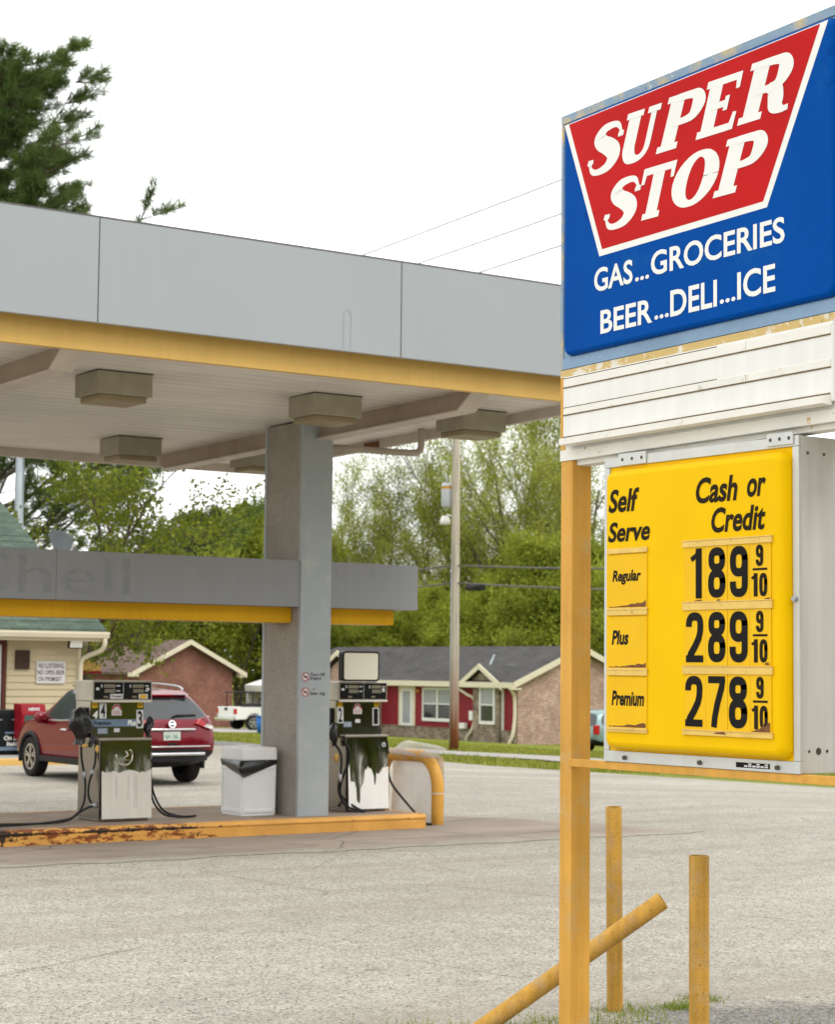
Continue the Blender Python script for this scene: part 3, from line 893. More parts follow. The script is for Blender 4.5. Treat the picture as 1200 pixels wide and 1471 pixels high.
SD = Fr(PF(1.378, 0, 0), (1, 0, 0), (0, 0, 1))                 # the cabinet's near flank
for a, z, r in ((.05, 3.00, .008), (.155, 3.00, .008), (.05, 1.64, .007), (.11, 1.64, .017), (.165, 1.64, .008)):
    b = MB()
    b.disc(SD, a, z, r, 0.0015, 0, 12)
    b.build('hole', 'bolt', cab)
b = MB()
for a in (.255,):
    b.fbox(SD, a, a+.004, 1.55, 3.07, 0.0, 0.004)
b.build('seam', 'alu', cab)
# black data label on the bottom rail
b = MB()
b.face(PF, [(.965, 1.552), (1.188, 1.552), (1.188, 1.576), (.965, 1.576)], .0095, 0)
for i in range(6):
    b.face(PF, [(1.02+i*.027, 1.556), (1.042+i*.027, 1.556), (1.042+i*.027, 1.564), (1.02+i*.027, 1.564)], .0102, 1)
    b.face(PF, [(1.02+i*.027, 1.567), (1.042+i*.027, 1.567), (1.042+i*.027, 1.573), (1.02+i*.027, 1.573)], .0102, 1 if i % 2 else 0)
b.build('data_label', ['letter_black', 'sticker_white'], ps)

NF = 0.063
PX6 = Fr((6.53-0.0, 7.87, 0), (0, -1, 0), (0, 0, 1))            # measured plane just in front of the face
def LP(a, c, n):
    return Vector((PX-NF-n, 7.87-a, c))
LF = Fr((PX-NF, 7.87, 0), (0, -1, 0), (0, 0, 1))
b = MB()
b.text(LF, 'Self', .100, 2.790, .336, 2.908, 0.001, 0, 0.20, 0.028)
b.build('lettering', 'letter_brown', pf)
b = MB()
for body, s0, t0, s1, t1 in (('Serve', .097, 2.641, .417, 2.742),):
    b.text(LF, body, s0, t0, s1, t1, 0.001, 0, 0.20, 0.028)
for body, s0, t0, s1, t1 in (('Cash', .750, 2.797, 1.036, 2.922), ('or', 1.100, 2.807, 1.224, 2.894)):
    b.text(LF, body, s0, t0, s1, t1, 0.001, 0, 0.20, 0.028)
b.build('lettering', 'letter_brown', pf)
b = MB()
for body, s0, t0, s1, t1 in (('Credit', .858, 2.652, 1.220, 2.772),):
    b.text(LF, body, s0, t0, s1, t1, 0.001, 0, 0.20, 0.028)
b.build('lettering', 'letter_brown', pf)
for i, (z0, z1, word_, bx) in enumerate(((2.300, 2.600, 'Regular', (.137, 2.425, .355, 2.498)), (2.000, 2.290, 'Plus', (.133, 2.125, .262, 2.198)), (1.705, 1.990, 'Premium', (.133, 1.822, .380, 1.897)))):
    b = MB()
    b.fbox(LF, .104, .398, z0, z1-.025, 0.0, .004)
    w_ = b.build('grade_card', 'price_window', pf, 0.001)
    b = MB()
    b.text(LF, word_, *bx, .0052, 0, 0.2, 0.034)
    b.build('lettering', 'letter_black', w_)
    b = MB()                                                   # rust-brown silt lying in the pocket's foot
    rng = random.Random(i)
    top = [(.112+.28*k/14, z0+.014+.024*(k/14)**2*rng.uniform(.6, 1.2)+rng.uniform(0, .005)) for k in range(15)]
    b.face(LF, [(.112, z0+.012), (.392, z0+.012)] + top[::-1], .0047)
    b.build('silt', 'rust', w_)
    b = MB()
    b.fbox(LF, .098, .402, z1-.018, z1+.008, 0.0, .010)
    b.build('rail', 'rail_clear', pf, 0.002)
    b = MB()
    b.fbox(LF, .100, .404, z0-.003, z0+.009, .0005, .012)
    b.build('rail', 'rail_clear', pf, 0.002)
b = MB()
b.fbox(LF, .098, .402, 1.690, 1.704, 0.0, .008)
b.build('rail', 'rail_clear', pf, 0.002)

def digit(b, fr, ch, s0, t0, s1, t1, n, m=0, wt=.165):
    """condensed figures drawn in one stroke weight"""
    w = wt
    x0, x1 = w/2, .50-w/2
    def loop(cx, cy, rx, ry, p=2.6, k=28, a0=0.0, a1=2*pi):
        out = []
        full_ = abs(a1-a0) > 6.2
        for i in range(k+(3 if full_ else 1)):
            a = a0+(a1-a0)*i/k
            c_, s_ = cos(a), sin(a)
            out.append((cx+rx*math.copysign(abs(c_)**(2/p), c_), cy+ry*math.copysign(abs(s_)**(2/p), s_), w))
        return out
    c, rx = .25, .25-w/2
    L = []
    if ch == '1':
        L = [[(.26, 0, w*1.02), (.26, 1, w*1.02)], [(.05, .78, w*.62), (.20, .86, w*.62), (.26, .985, w*.5)]]
    elif ch == '2':
        L = [loop(c, .74, rx, .26-w/2, 2.6, 16, pi*1.03, 0) + [(c+rx*.97, .62, w), (c+rx*.72, .48, w), (c, .30, w), (c-rx*.7, .16, w), (c-rx*.93, .06, w)], [(0.0, w*.42, w*.84), (.5, w*.42, w*.84)]]
    elif ch == '7':
        L = [[(0.0, 1-w*.42, w*.84), (.5, 1-w*.42, w*.84)], [(.44, .95, w*.9), (.40, .78, w), (.27, .45, w), (.20, .2, w), (.17, 0, w)]]
    elif ch == '8':
        L = [loop(c, .755, rx*.94, .245-w/2), loop(c, .285, rx, .285-w/2)]
    elif ch == '9':
        L = [loop(c, .70, rx, .30-w/2), [(c+rx, .72, w), (c+rx, .35, w)] + loop(c, .27, rx, .27-w/2, 2.6, 12, 0, -pi*1.04)]
    elif ch == '0':
        L = [loop(c, .5, rx, .5-w/2, 3.2)]
    for i, q in enumerate(L):
        b.ribbon(fr, q, n+.0004*i, m, 0, lambda a, d: (s0+a/.5*(s1-s0), t0+d*(t1-t0)))
rows = ((2.344, 2.583, ('1', .722, .80), ('8', .841, .960), ('9', .990, 1.109)), (2.040, 2.278, ('2', .686, .806), ('8', .840, .959), ('9', .987, 1.107)), (1.735, 1.975, ('2', .680, .800), ('7', .840, .955), ('8', .981, 1.103)))
for t0, t1, *ds in rows:
    for k, (ch, s0, s1) in enumerate(ds):
        b = MB()
        cs = (.672, .822, .972)[k]
        b.fbox(LF, cs, cs+.148, t0-.016, t1+.010, .0, .004+.001*(k % 2))
        card = b.build('figure_card', 'price_window', pf, 0.001)
        b = MB()
        if ch == '1':
            s0, s1 = s0-.012, s1+.035
        digit(b, LF, ch, s0, t0, s1, t1, .0062)
        b.build('figure', 'letter_black', card)
    b = MB()
    b.fbox(LF, 1.122, 1.258, t0-.016, t1+.010, .0, .0045)
    card = b.build('figure_card', 'price_window', pf, 0.001)
    b = MB()
    h = t1-t0
    digit(b, LF, '9', 1.162, t0+h*.585, 1.210, t1, .006, 0, .20)
    b.face(LF, [(1.141, t0+h*.505), (1.236, t0+h*.505), (1.236, t0+h*.548), (1.141, t0+h*.548)], .006)
    digit(b, LF, '1', 1.128, t0, 1.190, t0+h*.45, .006, 0, .20)
    digit(b, LF, '0', 1.184, t0, 1.236, t0+h*.45, .006, 0, .20)
    b.build('figure', 'letter_brown', card)
for z0, z1 in ((2.590, 2.618), (2.288, 2.324), (1.984, 2.018), (1.694, 1.716)):
    b = MB()
    b.fbox(LF, .662, 1.268, z0, z1, 0.0, .011)
    o = b.build('rail', 'rail_clear', pf, 0.002)
    b = MB()
    b.fbox(LF, .664, 1.268, z1+.0005, z1+.0055, 0.0, .013)
    b.build('rail', 'rail_clear', pf)
b = MB()
rng = random.Random(9)
top = [(1.125+.125*k/9, 1.722+.052*(k/9)**1.2*rng.uniform(.6, 1.1)) for k in range(10)]
b.face(LF, [(1.125, 1.718), (1.25, 1.718)] + top[::-1], .0078)
for (a, z, w_) in ((1.215, 2.326, .05), (.74, 2.326, .07), (.9, 2.3265, .03), (.88, 1.705, .09), (1.222, 2.03, .03)):
    b.face(LF, [(a, z), (a+w_, z-.001), (a+w_*.8, z+.012), (a+w_*.2, z+.007)], .0125)
b.build('silt', 'rust', pf)

# ------------------------------------------------------------------ bollards by the sign
def bollard(base, top, r, label):
    base, top = Vector(base), Vector(top)
    t = thing('bollard', base, label, 'bollard', 'yellow pipe bollards around the sign')
    d = (top-base).normalized()
    b = MB()
    b.tube([base-d*0.35, base, (base+top)/2, top-d*0.004, top], [r, r, r, r, r*0.97], 28, caps=False)
    e = d.orthogonal().normalized()
    f_ = d.cross(e)
    ri = r*0.86
    V = [top+(e*cos(2*pi*i/28)+f_*sin(2*pi*i/28))*rr - d*dd for rr, dd in ((r*0.97, 0), (ri, 0.0), (ri*0.99, .05)) for i in range(28)]
    b.add(V, [(k*28+i, k*28+(i+1) % 28, (k+1)*28+(i+1) % 28, (k+1)*28+i) for k in range(2) for i in range(28)])
    b.build('pipe', 'yellow_pipe', t)
    b = MB()
    b.add([top+(e*cos(2*pi*i/28)+f_*sin(2*pi*i/28))*ri*0.99 - d*.05 for i in range(28)], [list(range(28))])
    b.build('fill', 'rust', t)
bollard((7.751, 9.171, 0), (7.690, 9.115, 1.195), .048, 'upright yellow pipe bollard behind the leaning one, grass at its foot')
bollard((6.700, 7.300, 0), (6.700, 7.300, 1.105), .049, 'upright yellow pipe bollard in front, below the price sign')
bollard((6.793, 9.164, 0), (7.530, 8.500, 0.722), .050, 'knocked-over yellow pipe bollard leaning behind the sign post')

# weeds round the posts
def weeds(rng):
    c = [(6.85, 8.95, .14, 5), (6.45, 9.25, .16, 2), (7.25, 9.0, .13, 3), (7.10, 8.55, .16, 5), (7.82, 9.10, .12, 3), (8.15, 9.05, .07, 4), (8.45, 9.2, .07, 3), (7.6, 8.85, .12, 2), (6.72, 7.33, .1, 2), (6.95, 8.2, .12, 3), (7.45, 8.3, .15, 2), (6.2, 9.0, .2, 2), (8.9, 8.0, .4, 1)]
    w = np.array([k[3] for k in c], float)
    k = c[rng.choice(len(c), p=w/w.sum())]
    return k[0]+rng.normal(0, k[2]), k[1]+rng.normal(0, k[2])
tag(blades('weeds', weeds, 3200, 0.010, 0.048, 0.008, 'weed', 3), 'sparse weeds growing in the cracked asphalt round the sign posts', 'weeds')

# ------------------------------------------------------------------ canopy over the pumps
CT = math.tan(R(0.9))
def cz(y, z=5.0):
    return z - CT*(y-17.4)
CX0, CX1 = 6.15, 14.70
canopy = thing('fuel_canopy', (12.96, 21.5, 0.18), 'flat grey canopy with mustard trim over the fuel pumps', 'canopy')
# fascia boards
b = MB()
b.box(CX0-.15, CX1+.15, 17.25, 17.31, 5.248, 6.277)
b.box(CX0-.15, CX1+.15, 26.09, 26.15, 5.14, 6.17)
b.box(CX0-.15, CX0-.09, 17.311, 26.089, 5.19, 6.22)
b.box(CX1+.09, CX1+.15, 17.311, 26.089, 5.19, 6.22)
fas = b.build('fascia', 'fascia', canopy, 0.004)
b = MB()
for x in (8.134, 11.622):
    b.box(x-.006, x+.006, 17.2475, 17.2525, 5.25, 6.276)
b.box(CX0-.15, CX1+.15, 17.2465, 17.2495, 6.262, 6.2765)
b.build('seam', 'seam', fas)
b = MB()
F_ = Fr((0, 17.2475, 0), (1, 0, 0), (0, 0, 1))
q = [(10.95+.045*cos(a), 5.62+.06*sin(a), .006) for a in np.linspace(0, pi, 9)]
b.ribbon(F_, [(10.995, 5.27, .006), (10.995, 5.45, .006)] + q + [(10.905, 5.45, .006), (10.905, 5.27, .006)], 0.001, 0, 0)
b.build('drip_stain', 'drip_mark', fas)
# mustard perimeter channel
b = MB()
def chan(x0, x1, y0, y1):
    v = [(x, y, (cz(y) if k == 0 else cz(y)+.30)) for k in (0, 1) for x, y in ((x0, y0), (x1, y0), (x1, y1), (x0, y1))]
    b.add(v, [(3, 2, 1, 0), (4, 5, 6, 7), (0, 1, 5, 4), (1, 2, 6, 5), (2, 3, 7, 6), (3, 0, 4, 7)])
chan(CX0, CX1, 17.42, 17.50)
b.build('trim', 'trim_yellow', canopy)
b = MB()
chan(CX0, CX1, 25.88, 25.96)
chan(CX0, CX0+.08, 17.501, 25.879)
chan(CX1-.08, CX1, 17.501, 25.879)
b.build('edge_channel', 'beam', canopy)
b = MB()
v = [(x, y, cz(y)+z) for z in (.120, .22) for x, y in ((CX0+.08, 17.50), (CX1-.08, 17.50), (CX1-.08, 25.88), (CX0+.08, 25.88))]
b.add(v, [(3, 2, 1, 0), (4, 5, 6, 7), (0, 1, 5, 4), (1, 2, 6, 5), (2, 3, 7, 6), (3, 0, 4, 7)])
b.build('soffit', 'soffit', canopy)
b = MB()
b.box(CX0-.09, CX1+.09, 17.311, 26.089, 5.55, 5.60)
b.build('roof', 'galv', canopy)
# cross beams, cut on the slant at both ends
for xb in (13.05, 8.12):
    b = MB()
    def bm_(x0, x1, za, zb, ya, yb, yc, yd):
        v = [(x, y, cz(y)+z) for x in (x0, x1) for y, z in ((ya, zb), (yb, zb), (yc, za), (yd, za))]
        b.add(v, [(0, 3, 2, 1), (4, 5, 6, 7), (0, 1, 5, 4), (1, 2, 6, 5), (2, 3, 7, 6), (3, 0, 4, 7)])
    bm_(xb-.07, xb+.07, -.105, .119, 17.74, 25.5, 25.24, 18.06)
    bm_(xb-.12, xb+.12, -.122, -.106, 18.04, 25.26, 25.26, 18.04)
    bm_(xb-.12, xb+.12, .102, .1185, 17.66, 25.58, 25.58, 17.66)
    v = [(x, y, cz(y)+z) for x in (xb-.12, xb+.12) for y, z in ((17.70, .101), (17.735, .101), (18.06, -.106), (18.036, -.121))]
    b.add(v, [(0, 3, 2, 1), (4, 5, 6, 7), (0, 1, 5, 4), (1, 2, 6, 5), (2, 3, 7, 6), (3, 0, 4, 7)])
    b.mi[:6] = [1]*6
    b.build('beam', ['beam', 'beam_web_shaded'], canopy)
# columns: pebble-dash sides, painted ends
for x0 in (12.75, 7.82):
    x1, y0, y1, zt = x0+.43, 21.06, 21.99, 5.03
    b = MB()
    b.box(x0+.004, x1-.004, y0+.03, y1-.03, 0.15, zt)
    col_ = b.build('column', 'pebble_dash', canopy)
    for ya, yb in ((y0, y0+.029), (y1-.029, y1)):
        b = MB()
        b.box(x0-.004, x1+.004, ya, yb, 0.15, zt)
        b.box(x0-.006, x0+.012, (ya if ya == y0 else ya-.03)+.001, (yb if ya != y0 else yb+.03)-.001, 0.151, zt-.001)
        o = b.build('end_face', 'pillar_paint', col_, 0.003)
    if x0 > 10:
        CF = Fr((x0, y0, 0), (1, 0, 0), (0, 0, 1))
        # worn warning decals
        for zc, lines in ((1.875, (('Turn Off', .145, 1.885, .36, 1.925), ('Engine', .145, 1.835, .305, 1.875))), (1.69, (('o', .185, 1.715, .21, 1.735), ('Smo', .145, 1.655, .255, 1.695), ('ing', .285, 1.645, .365, 1.69)))):
            b = MB()
            b.disc(CF, .077, zc, .053, .0012, 2, 24)
            b.ring(CF, .077, zc, .045, .056, .002, 0, 24)
            b.face(CF, [(.038, zc+.03), (.046, zc+.038), (.116, zc-.030), (.108, zc-.038)], .0026, 0)
            b.face(CF, [(.045, zc-.006), (.09, zc-.012), (.108, zc-.006), (.108, zc+.008), (.08, zc+.012), (.06, zc+.004), (.045, zc+.004)], .0022, 1)
            for body, *bx in lines:
                b.text(CF, body, *bx, .002, 1, .2, .02)
            b.build('decal', ['sticker_red', 'letter_black', 'sticker_white'], col_)
# rain pipe under the edge
b = MB()
b.tube(crom([(13.17, 21.3, 4.765), (13.7, 21.2, 4.755), (14.2, 21.08, 4.745), (14.40, 21.03, 4.75), (14.47, 21.01, 4.79), (14.48, 21.0, 4.88), (14.48, 21.0, 5.05)], 5), .045, 10)
b.build('drain_pipe', 'downpipe', canopy)
b = MB()
for q in ((14.60, 22.2), (14.6, 20.0)):
    b.box(q[0], q[0]+.01, q[1], q[1]+.35, cz(q[1])+.0, cz(q[1])+.09)
b.build('rust_patch', 'rust', canopy)

# light boxes hung under the soffit
def light_box(cx, cy, label, dz=0.0):
    z = cz(cy)+.119+dz
    t = thing('canopy_light', (cx, cy, z), label, 'canopy light', 'square lights under the canopy')
    b = MB()
    b.box(cx-.32, cx+.32, cy-.285, cy+.285, z-.245, z-.003)
    b.build('housing', 'lamp_box', t, 0.006)
    b = MB()
    b.box(cx-.33, cx+.33, cy-.295, cy+.295, z-.0029, z+.002)
    b.build('gasket', 'dark_gap', t)
    b = MB()
    b.box(cx-.275, cx+.275, cy-.245, cy+.245, z-.31, z-.246)
    b.build('lens', 'lamp_lens', t, 0.01)
light_box(9.31, 19.31, 'square canopy light nearest the left beam, beside the mustard trim')
light_box(12.01, 19.37, 'square canopy light in front of the concrete column')
light_box(14.12, 19.42, 'square canopy light at the open end of the canopy, past the column')
light_box(11.88, 24.08, 'square canopy light at the back edge, left of the concrete column')
light_box(13.95, 24.22, 'square canopy light half hidden behind the concrete column')

# ------------------------------------------------------------------ grey band that runs along between the columns
band = thing('sign_band', (11.0, 21.5, 2.53), 'long grey fascia band with ghost lettering fixed to the canopy columns above the pumps', 'fascia band')
b = MB()
b.box(6.2, 12.744, 21.075, 21.95, 2.733, 3.302)
b.box(13.188, 14.50, 21.075, 21.95, 2.733, 3.302)
bo = b.build('fascia', 'band', band, 0.003)
b = MB()
b.box(6.4, 12.744, 21.28, 21.75, 2.54, 2.732)
b.box(13.188, 14.27, 21.28, 21.75, 2.54, 2.732)
b.build('underside_trim', 'band_yellow', band, 0.003)
BF = Fr((0, 21.074, 0), (1, 0, 0), (0, 0, 1))
b = MB()
b.text(BF, 'Shell', 8.52, 2.80, 10.42, 3.245, .001, 0, 0, 0.0)
b.build('ghost_lettering', 'band_ghost', bo)
b = MB()
b.box(9.492, 9.497, 21.0735, 21.0745, 2.735, 3.30)
b.box(13.8, 13.803, 21.0735, 21.0745, 3.15, 3.30)
b.build('seam', 'seam', bo)

# ------------------------------------------------------------------ pump island
isl = thing('pump_island', (10.5, 21.9, 0), 'raised pump island with rusty orange-yellow kerb', 'island')
IX0, IX1, IY0, IY1, IZ = 5.8, 14.40, 20.70, 23.15, .18
b = MB()
b.box(IX0+.03, IX1-.03, IY0+.03, IY1-.03, 0, IZ-.002)
b.build('slab', 'island_concrete', isl)
for x0, x1 in ((IX0, 10.98), (10.985, 13.30), (13.305, IX1)):
    b = MB()
    b.box(x0, x1, IY0, IY0+.05, -0.05, .118)
    v = []
    for y, z in ((IY0-.004, .120), (IY0-.012, .135), (IY0-.006, .155), (IY0+.012, .172), (IY0+.05, .181), (IY0+.12, .181), (IY0+.12, .10), (IY0, .119)):
        v += [(x0, y, z), (x1, y, z)]
    n = 8
    b.add(v, [(2*i, 2*i+1, (2*i+3) % (2*n), (2*i+2) % (2*n)) for i in range(n)] + [[2*i for i in range(n)][::-1], [2*i+1 for i in range(n)]])
    b.build('kerb', 'kerb_paint', isl)
b = MB()
b.box(IX1-.05, IX1, IY0+.051, IY1, -.05, .181)
b.box(IX0, IX1-.051, IY1-.05, IY1, -.05, .181)
b.box(IX0, IX0+.05, IY0+.051, IY1-.051, -.05, .181)
b.build('kerb', 'kerb_paint', isl)

# ------------------------------------------------------------------ pumps
def ragged(seed, n, a0, a1, base, amp, fn=None):
    rng = random.Random(seed)
    return [(a0+(a1-a0)*i/n, base + (fn(i/n) if fn else 0) + amp*rng.uniform(-1, 1)) for i in range(n+1)]
def make_pump(X0, Y0, w, label, left, right, kind):
    """front towards the forecourt; left, right: the position numbers"""
    Z = IZ
    t = thing('fuel_pump', (X0+w/2, Y0+.28, Z), label, 'fuel pump', 'fuel pumps on the island')
    d = .57
    # lower cabinet
    b = MB()
    b.box(X0, X0+w, Y0, Y0+d, Z+.03, Z+.935)
    b.box(X0+.01, X0+w-.01, Y0+.012, Y0+d-.012, Z-.002, Z+.029)
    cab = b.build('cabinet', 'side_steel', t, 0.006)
    b = MB()
    b.box(X0-.008, X0+w+.008, Y0-.012, Y0+d, Z+.9355, Z+.962)
    b.build('ledge', 'brushed_steel', t, 0.004)
    # dented mirror door, hinged a little out at the top
    fr = Fr((X0+.012, Y0-.060, Z+.035), (1, 0, 0), (0, .050, 1))
    W_, H_ = w-.024, .895
    b = MB()
    nx, nz = 28, 34
    V = []
    for j in range(nz+1):
        for i in range(nx+1):
            s_, t_ = W_*i/nx, H_*j/nz
            bow = .0030*sin(5.2*i/nx*2+1.2+1.5*j/nz)*sin(3.0*j/nz+.8)+.0016*sin(11*i/nx+2)
            V.append(fr(s_, t_, .004+bow))
    b.add(V, [(j*(nx+1)+i, j*(nx+1)+i+1, (j+1)*(nx+1)+i+1, (j+1)*(nx+1)+i) for j in range(nz) for i in range(nx)], 0, True)
    door = b.build('door_panel', 'mirror_steel', t)
    # bright reflection painted as a pale sheet on the door's lower part, ragged above
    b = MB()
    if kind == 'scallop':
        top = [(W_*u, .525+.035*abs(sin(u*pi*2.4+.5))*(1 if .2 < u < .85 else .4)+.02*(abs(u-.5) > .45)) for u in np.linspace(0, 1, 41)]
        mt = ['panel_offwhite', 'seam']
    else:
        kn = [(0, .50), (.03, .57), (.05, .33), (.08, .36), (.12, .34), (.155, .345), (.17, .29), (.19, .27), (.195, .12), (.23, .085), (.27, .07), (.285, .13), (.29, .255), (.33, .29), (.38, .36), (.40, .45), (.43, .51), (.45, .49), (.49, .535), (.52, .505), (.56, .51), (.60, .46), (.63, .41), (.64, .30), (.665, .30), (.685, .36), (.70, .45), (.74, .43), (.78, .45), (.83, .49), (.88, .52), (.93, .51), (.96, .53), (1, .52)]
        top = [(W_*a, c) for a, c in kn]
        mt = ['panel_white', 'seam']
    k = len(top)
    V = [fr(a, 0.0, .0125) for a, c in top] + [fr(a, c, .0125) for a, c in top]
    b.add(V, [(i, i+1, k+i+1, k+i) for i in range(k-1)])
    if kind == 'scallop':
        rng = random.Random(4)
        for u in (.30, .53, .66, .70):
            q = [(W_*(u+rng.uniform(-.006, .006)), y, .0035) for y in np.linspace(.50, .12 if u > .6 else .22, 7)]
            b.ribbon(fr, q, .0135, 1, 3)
    b.build('painted_reflection', mt, door)
    if kind == 'scallop':                                      # pressed ring in the door
        b = MB()
        c = fr(W_*.46, .72, .012)
        b.tube([c + fr.s*(.105*cos(a)) + fr.t*(.105*sin(a)) for a in np.linspace(pi*.92, pi*2.25, 26)], .006, 6)
        b.tube([c + fr.s*.02 + fr.t*.06, c + fr.s*.05 + fr.t*.01, c - fr.s*.03 - fr.t*.03, c + fr.s*.06 - fr.t*.05], .005, 6)
        b.build('pressed_ring', 'mirror_steel', door)
    else:
        b = MB()
        b.disc(fr, W_-.06, H_-.09, .03, .0095, 0, 16)
        b.disc(fr, W_-.06, H_-.09, .02, .0105, 1, 16)
        b.build('sticker', ['sticker_white', 'sticker_blue'], door)
    # middle: number plate of bright steel, leaning back
    mx0, mx1, my = X0-.06, X0+w-.03, Y0+.13
    b = MB()
    b.box(mx0, mx1, my+.03, Y0+d-.03, Z+.963, Z+1.39)
    b.build('column_box', 'brushed_steel', t, 0.004)
    fm = Fr((mx0, my, Z+.965), (1, 0, 0), (0, .035, 1))
    mw = mx1-mx0
    b = MB()
    b.fbox(fm, .004, mw-.004, .0, .425, -.02, 0.0)
    npn = b.build('number_panel', 'mirror_steel', t)
    def plaque(s0, t0, s1, t1, ch, col=('sticker_white', 'letter_black'), pad=.016, n=.002):
        b = MB()
        b.face(fm, [(s0, t0), (s1, t0), (s1, t1), (s0, t1)], n, 0)
        b.text(fm, ch, s0+pad, t0+pad*.8, s1-pad, t1-pad*.8, n+.001, 1, 0, .022)
        b.build('number_plate', list(col), npn)
    nl, nh = .095, .20
    if kind == 'scallop':
        plaque(.115, .225, .205, .405, left)
        plaque(mw-.10, .110, mw-.008, .325, right)
        b = MB()
        b.text(fm, left, .03, .225, .095, .315, .002, 0, .15, .05)
        b.build('painted_number', 'letter_white', npn)
        b = MB()
        b.face(fm, [(.005, .13), (mw-.10, .13), (mw-.10, .215), (.005, .215)], .0015, 0)
        b.text(fm, 'Premium', .045, .148, .265, .198, .0025, 1, 0, .03)
        b.text(fm, 'Plus', mw-.215, .140, mw-.105, .205, .0025, 2, .15, .04)
        b.build('grade_strip', ['sticker_blue', 'letter_black', 'letter_white'], npn)
    else:
        plaque(.012, .145, .105, .35, left)
        plaque(mw-.112, .115, mw-.012, .34, right)
    b = MB()
    for s0 in (.022, mw-.085):
        b.face(fm, [(s0, .352 if kind != 'scallop' else .35), (s0+.07, .352), (s0+.07, .412), (s0, .412)], .0012, 0)
        b.text(fm, '93' if s0 < .1 else '89', s0+.015, .362, s0+.055, .402, .0022, 1)
    b.build('octane_sticker', ['sticker_yellow', 'letter_black'], npn)
    b = MB()
    cx = mw*.50 - .01
    b.face(fm, [(cx-.065, .26), (cx+.065, .26), (cx+.065, .33), (cx+.055, .355), (cx+.03, .39), (cx-.03, .39), (cx-.055, .355), (cx-.065, .33)], .0012, 0)
    b.ribbon(fm, [(cx+.055*cos(a), .315+.06*sin(a), .02) for a in np.linspace(.15, pi-.15, 10)], .0022, 1, 0)
    for k_ in range(3):
        b.face(fm, [(cx-.05, .272+.016*k_), (cx+.05, .272+.016*k_), (cx+.05, .278+.016*k_), (cx-.05, .278+.016*k_)], .0022, 2)
    b.face(fm, [(cx-.035, .065), (cx+.04, .065), (cx+.04, .11), (cx-.035, .11)] if kind == 'scallop' else [(cx-.035, .15), (cx+.04, .15), (cx+.04, .195), (cx-.035, .195)], .0012, 0)
    b.face(fm, [(.09, .045), (.225, .045), (.225, .115), (.09, .115)] if kind == 'scallop' else [(.105, .095), (.23, .095), (.23, .165), (.105, .165)], .0013, 3)
    for k_ in range(3):
        b.face(fm, [(.10, .057+.018*k_), (.21, .057+.018*k_), (.21, .063+.018*k_), (.10, .063+.018*k_)] if kind == 'scallop' else [(.115, .107+.018*k_), (.22, .107+.018*k_), (.22, .113+.018*k_), (.115, .113+.018*k_)], .0022, 4)
    b.build('sticker', ['sticker_white', 'sticker_red', 'sticker_red', 'sticker_blue', 'sticker_white'], npn)
    # head with the counters
    hx0, hx1, hy = X0-.065, X0+w+.045, Y0+.085
    b = MB()
    b.box(hx0, hx1, hy, Y0+d-.02, Z+1.393, Z+1.635)
    hd = b.build('head', 'brushed_steel', t, 0.008)
    fh = Fr((hx0, hy, Z+1.393), (1, 0, 0), (0, 0, 1))
    hw = hx1-hx0
    b = MB()
    b.fbox(fh, .0, hw, -.012, .012, .001, .012)
    b.build('head_trim', 'panel_offwhite', hd, 0.003)
    b = MB()
    b.fbox(fh, .022, hw-.018, .022, .222, .001, .006)
    ds = b.build('display', 'display_black', hd, 0.003)
    b = MB()
    b.face(fh, [(hw*.505, .024), (hw*.511, .024), (hw*.511, .220), (hw*.505, .220)], .0068, 1)
    for s0 in (.14, hw*.505+.12):
        b.face(fh, [(s0, .158), (s0+.15, .158), (s0+.15, .198), (s0, .198)], .007, 0)
        b.face(fh, [(s0+.01, .10), (s0+.15, .10), (s0+.15, .142), (s0+.01, .142)], .007, 0)
        b.face(fh, [(s0+.0, .04), (s0+.06, .04), (s0+.06, .062), (s0, .062)], .007, 0)
        for zz in (.175, .115):
            b.face(fh, [(s0+.165, zz), (s0+.21, zz), (s0+.21, zz+.012), (s0+.165, zz+.012)], .007, 1)
        b.face(fh, [(s0-.035, .16), (s0-.022, .16), (s0-.022, .196), (s0-.035, .196)], .007, 1)
    b.disc(fh, .062, .145, .024, .007, 1, 14, .016)
    b.disc(fh, hw-.062, .145, .024, .007, 1, 14, .016)
    b.build('counter', ['lcd', 'sticker_white'], ds)
    if kind == 'scallop':
        b = MB()
        b.face(fh, [(.225, .028), (.385, .028), (.385, .085), (.225, .085)], .0076, 0)
        b.text(fh, 'Pre-paid', .238, .038, .372, .074, .0084, 1, .1, .03)
        b.face(fh, [(hw-.18, .028), (hw-.06, .028), (hw-.06, .085), (hw-.18, .085)], .0076, 0)
        b.face(fh, [(hw-.165, .036), (hw-.075, .036), (hw-.075, .076), (hw-.165, .076)], .0084, 2)
        b.build('sticker', ['sticker_white', 'letter_black', 'sticker_yellow'], ds)
    return t

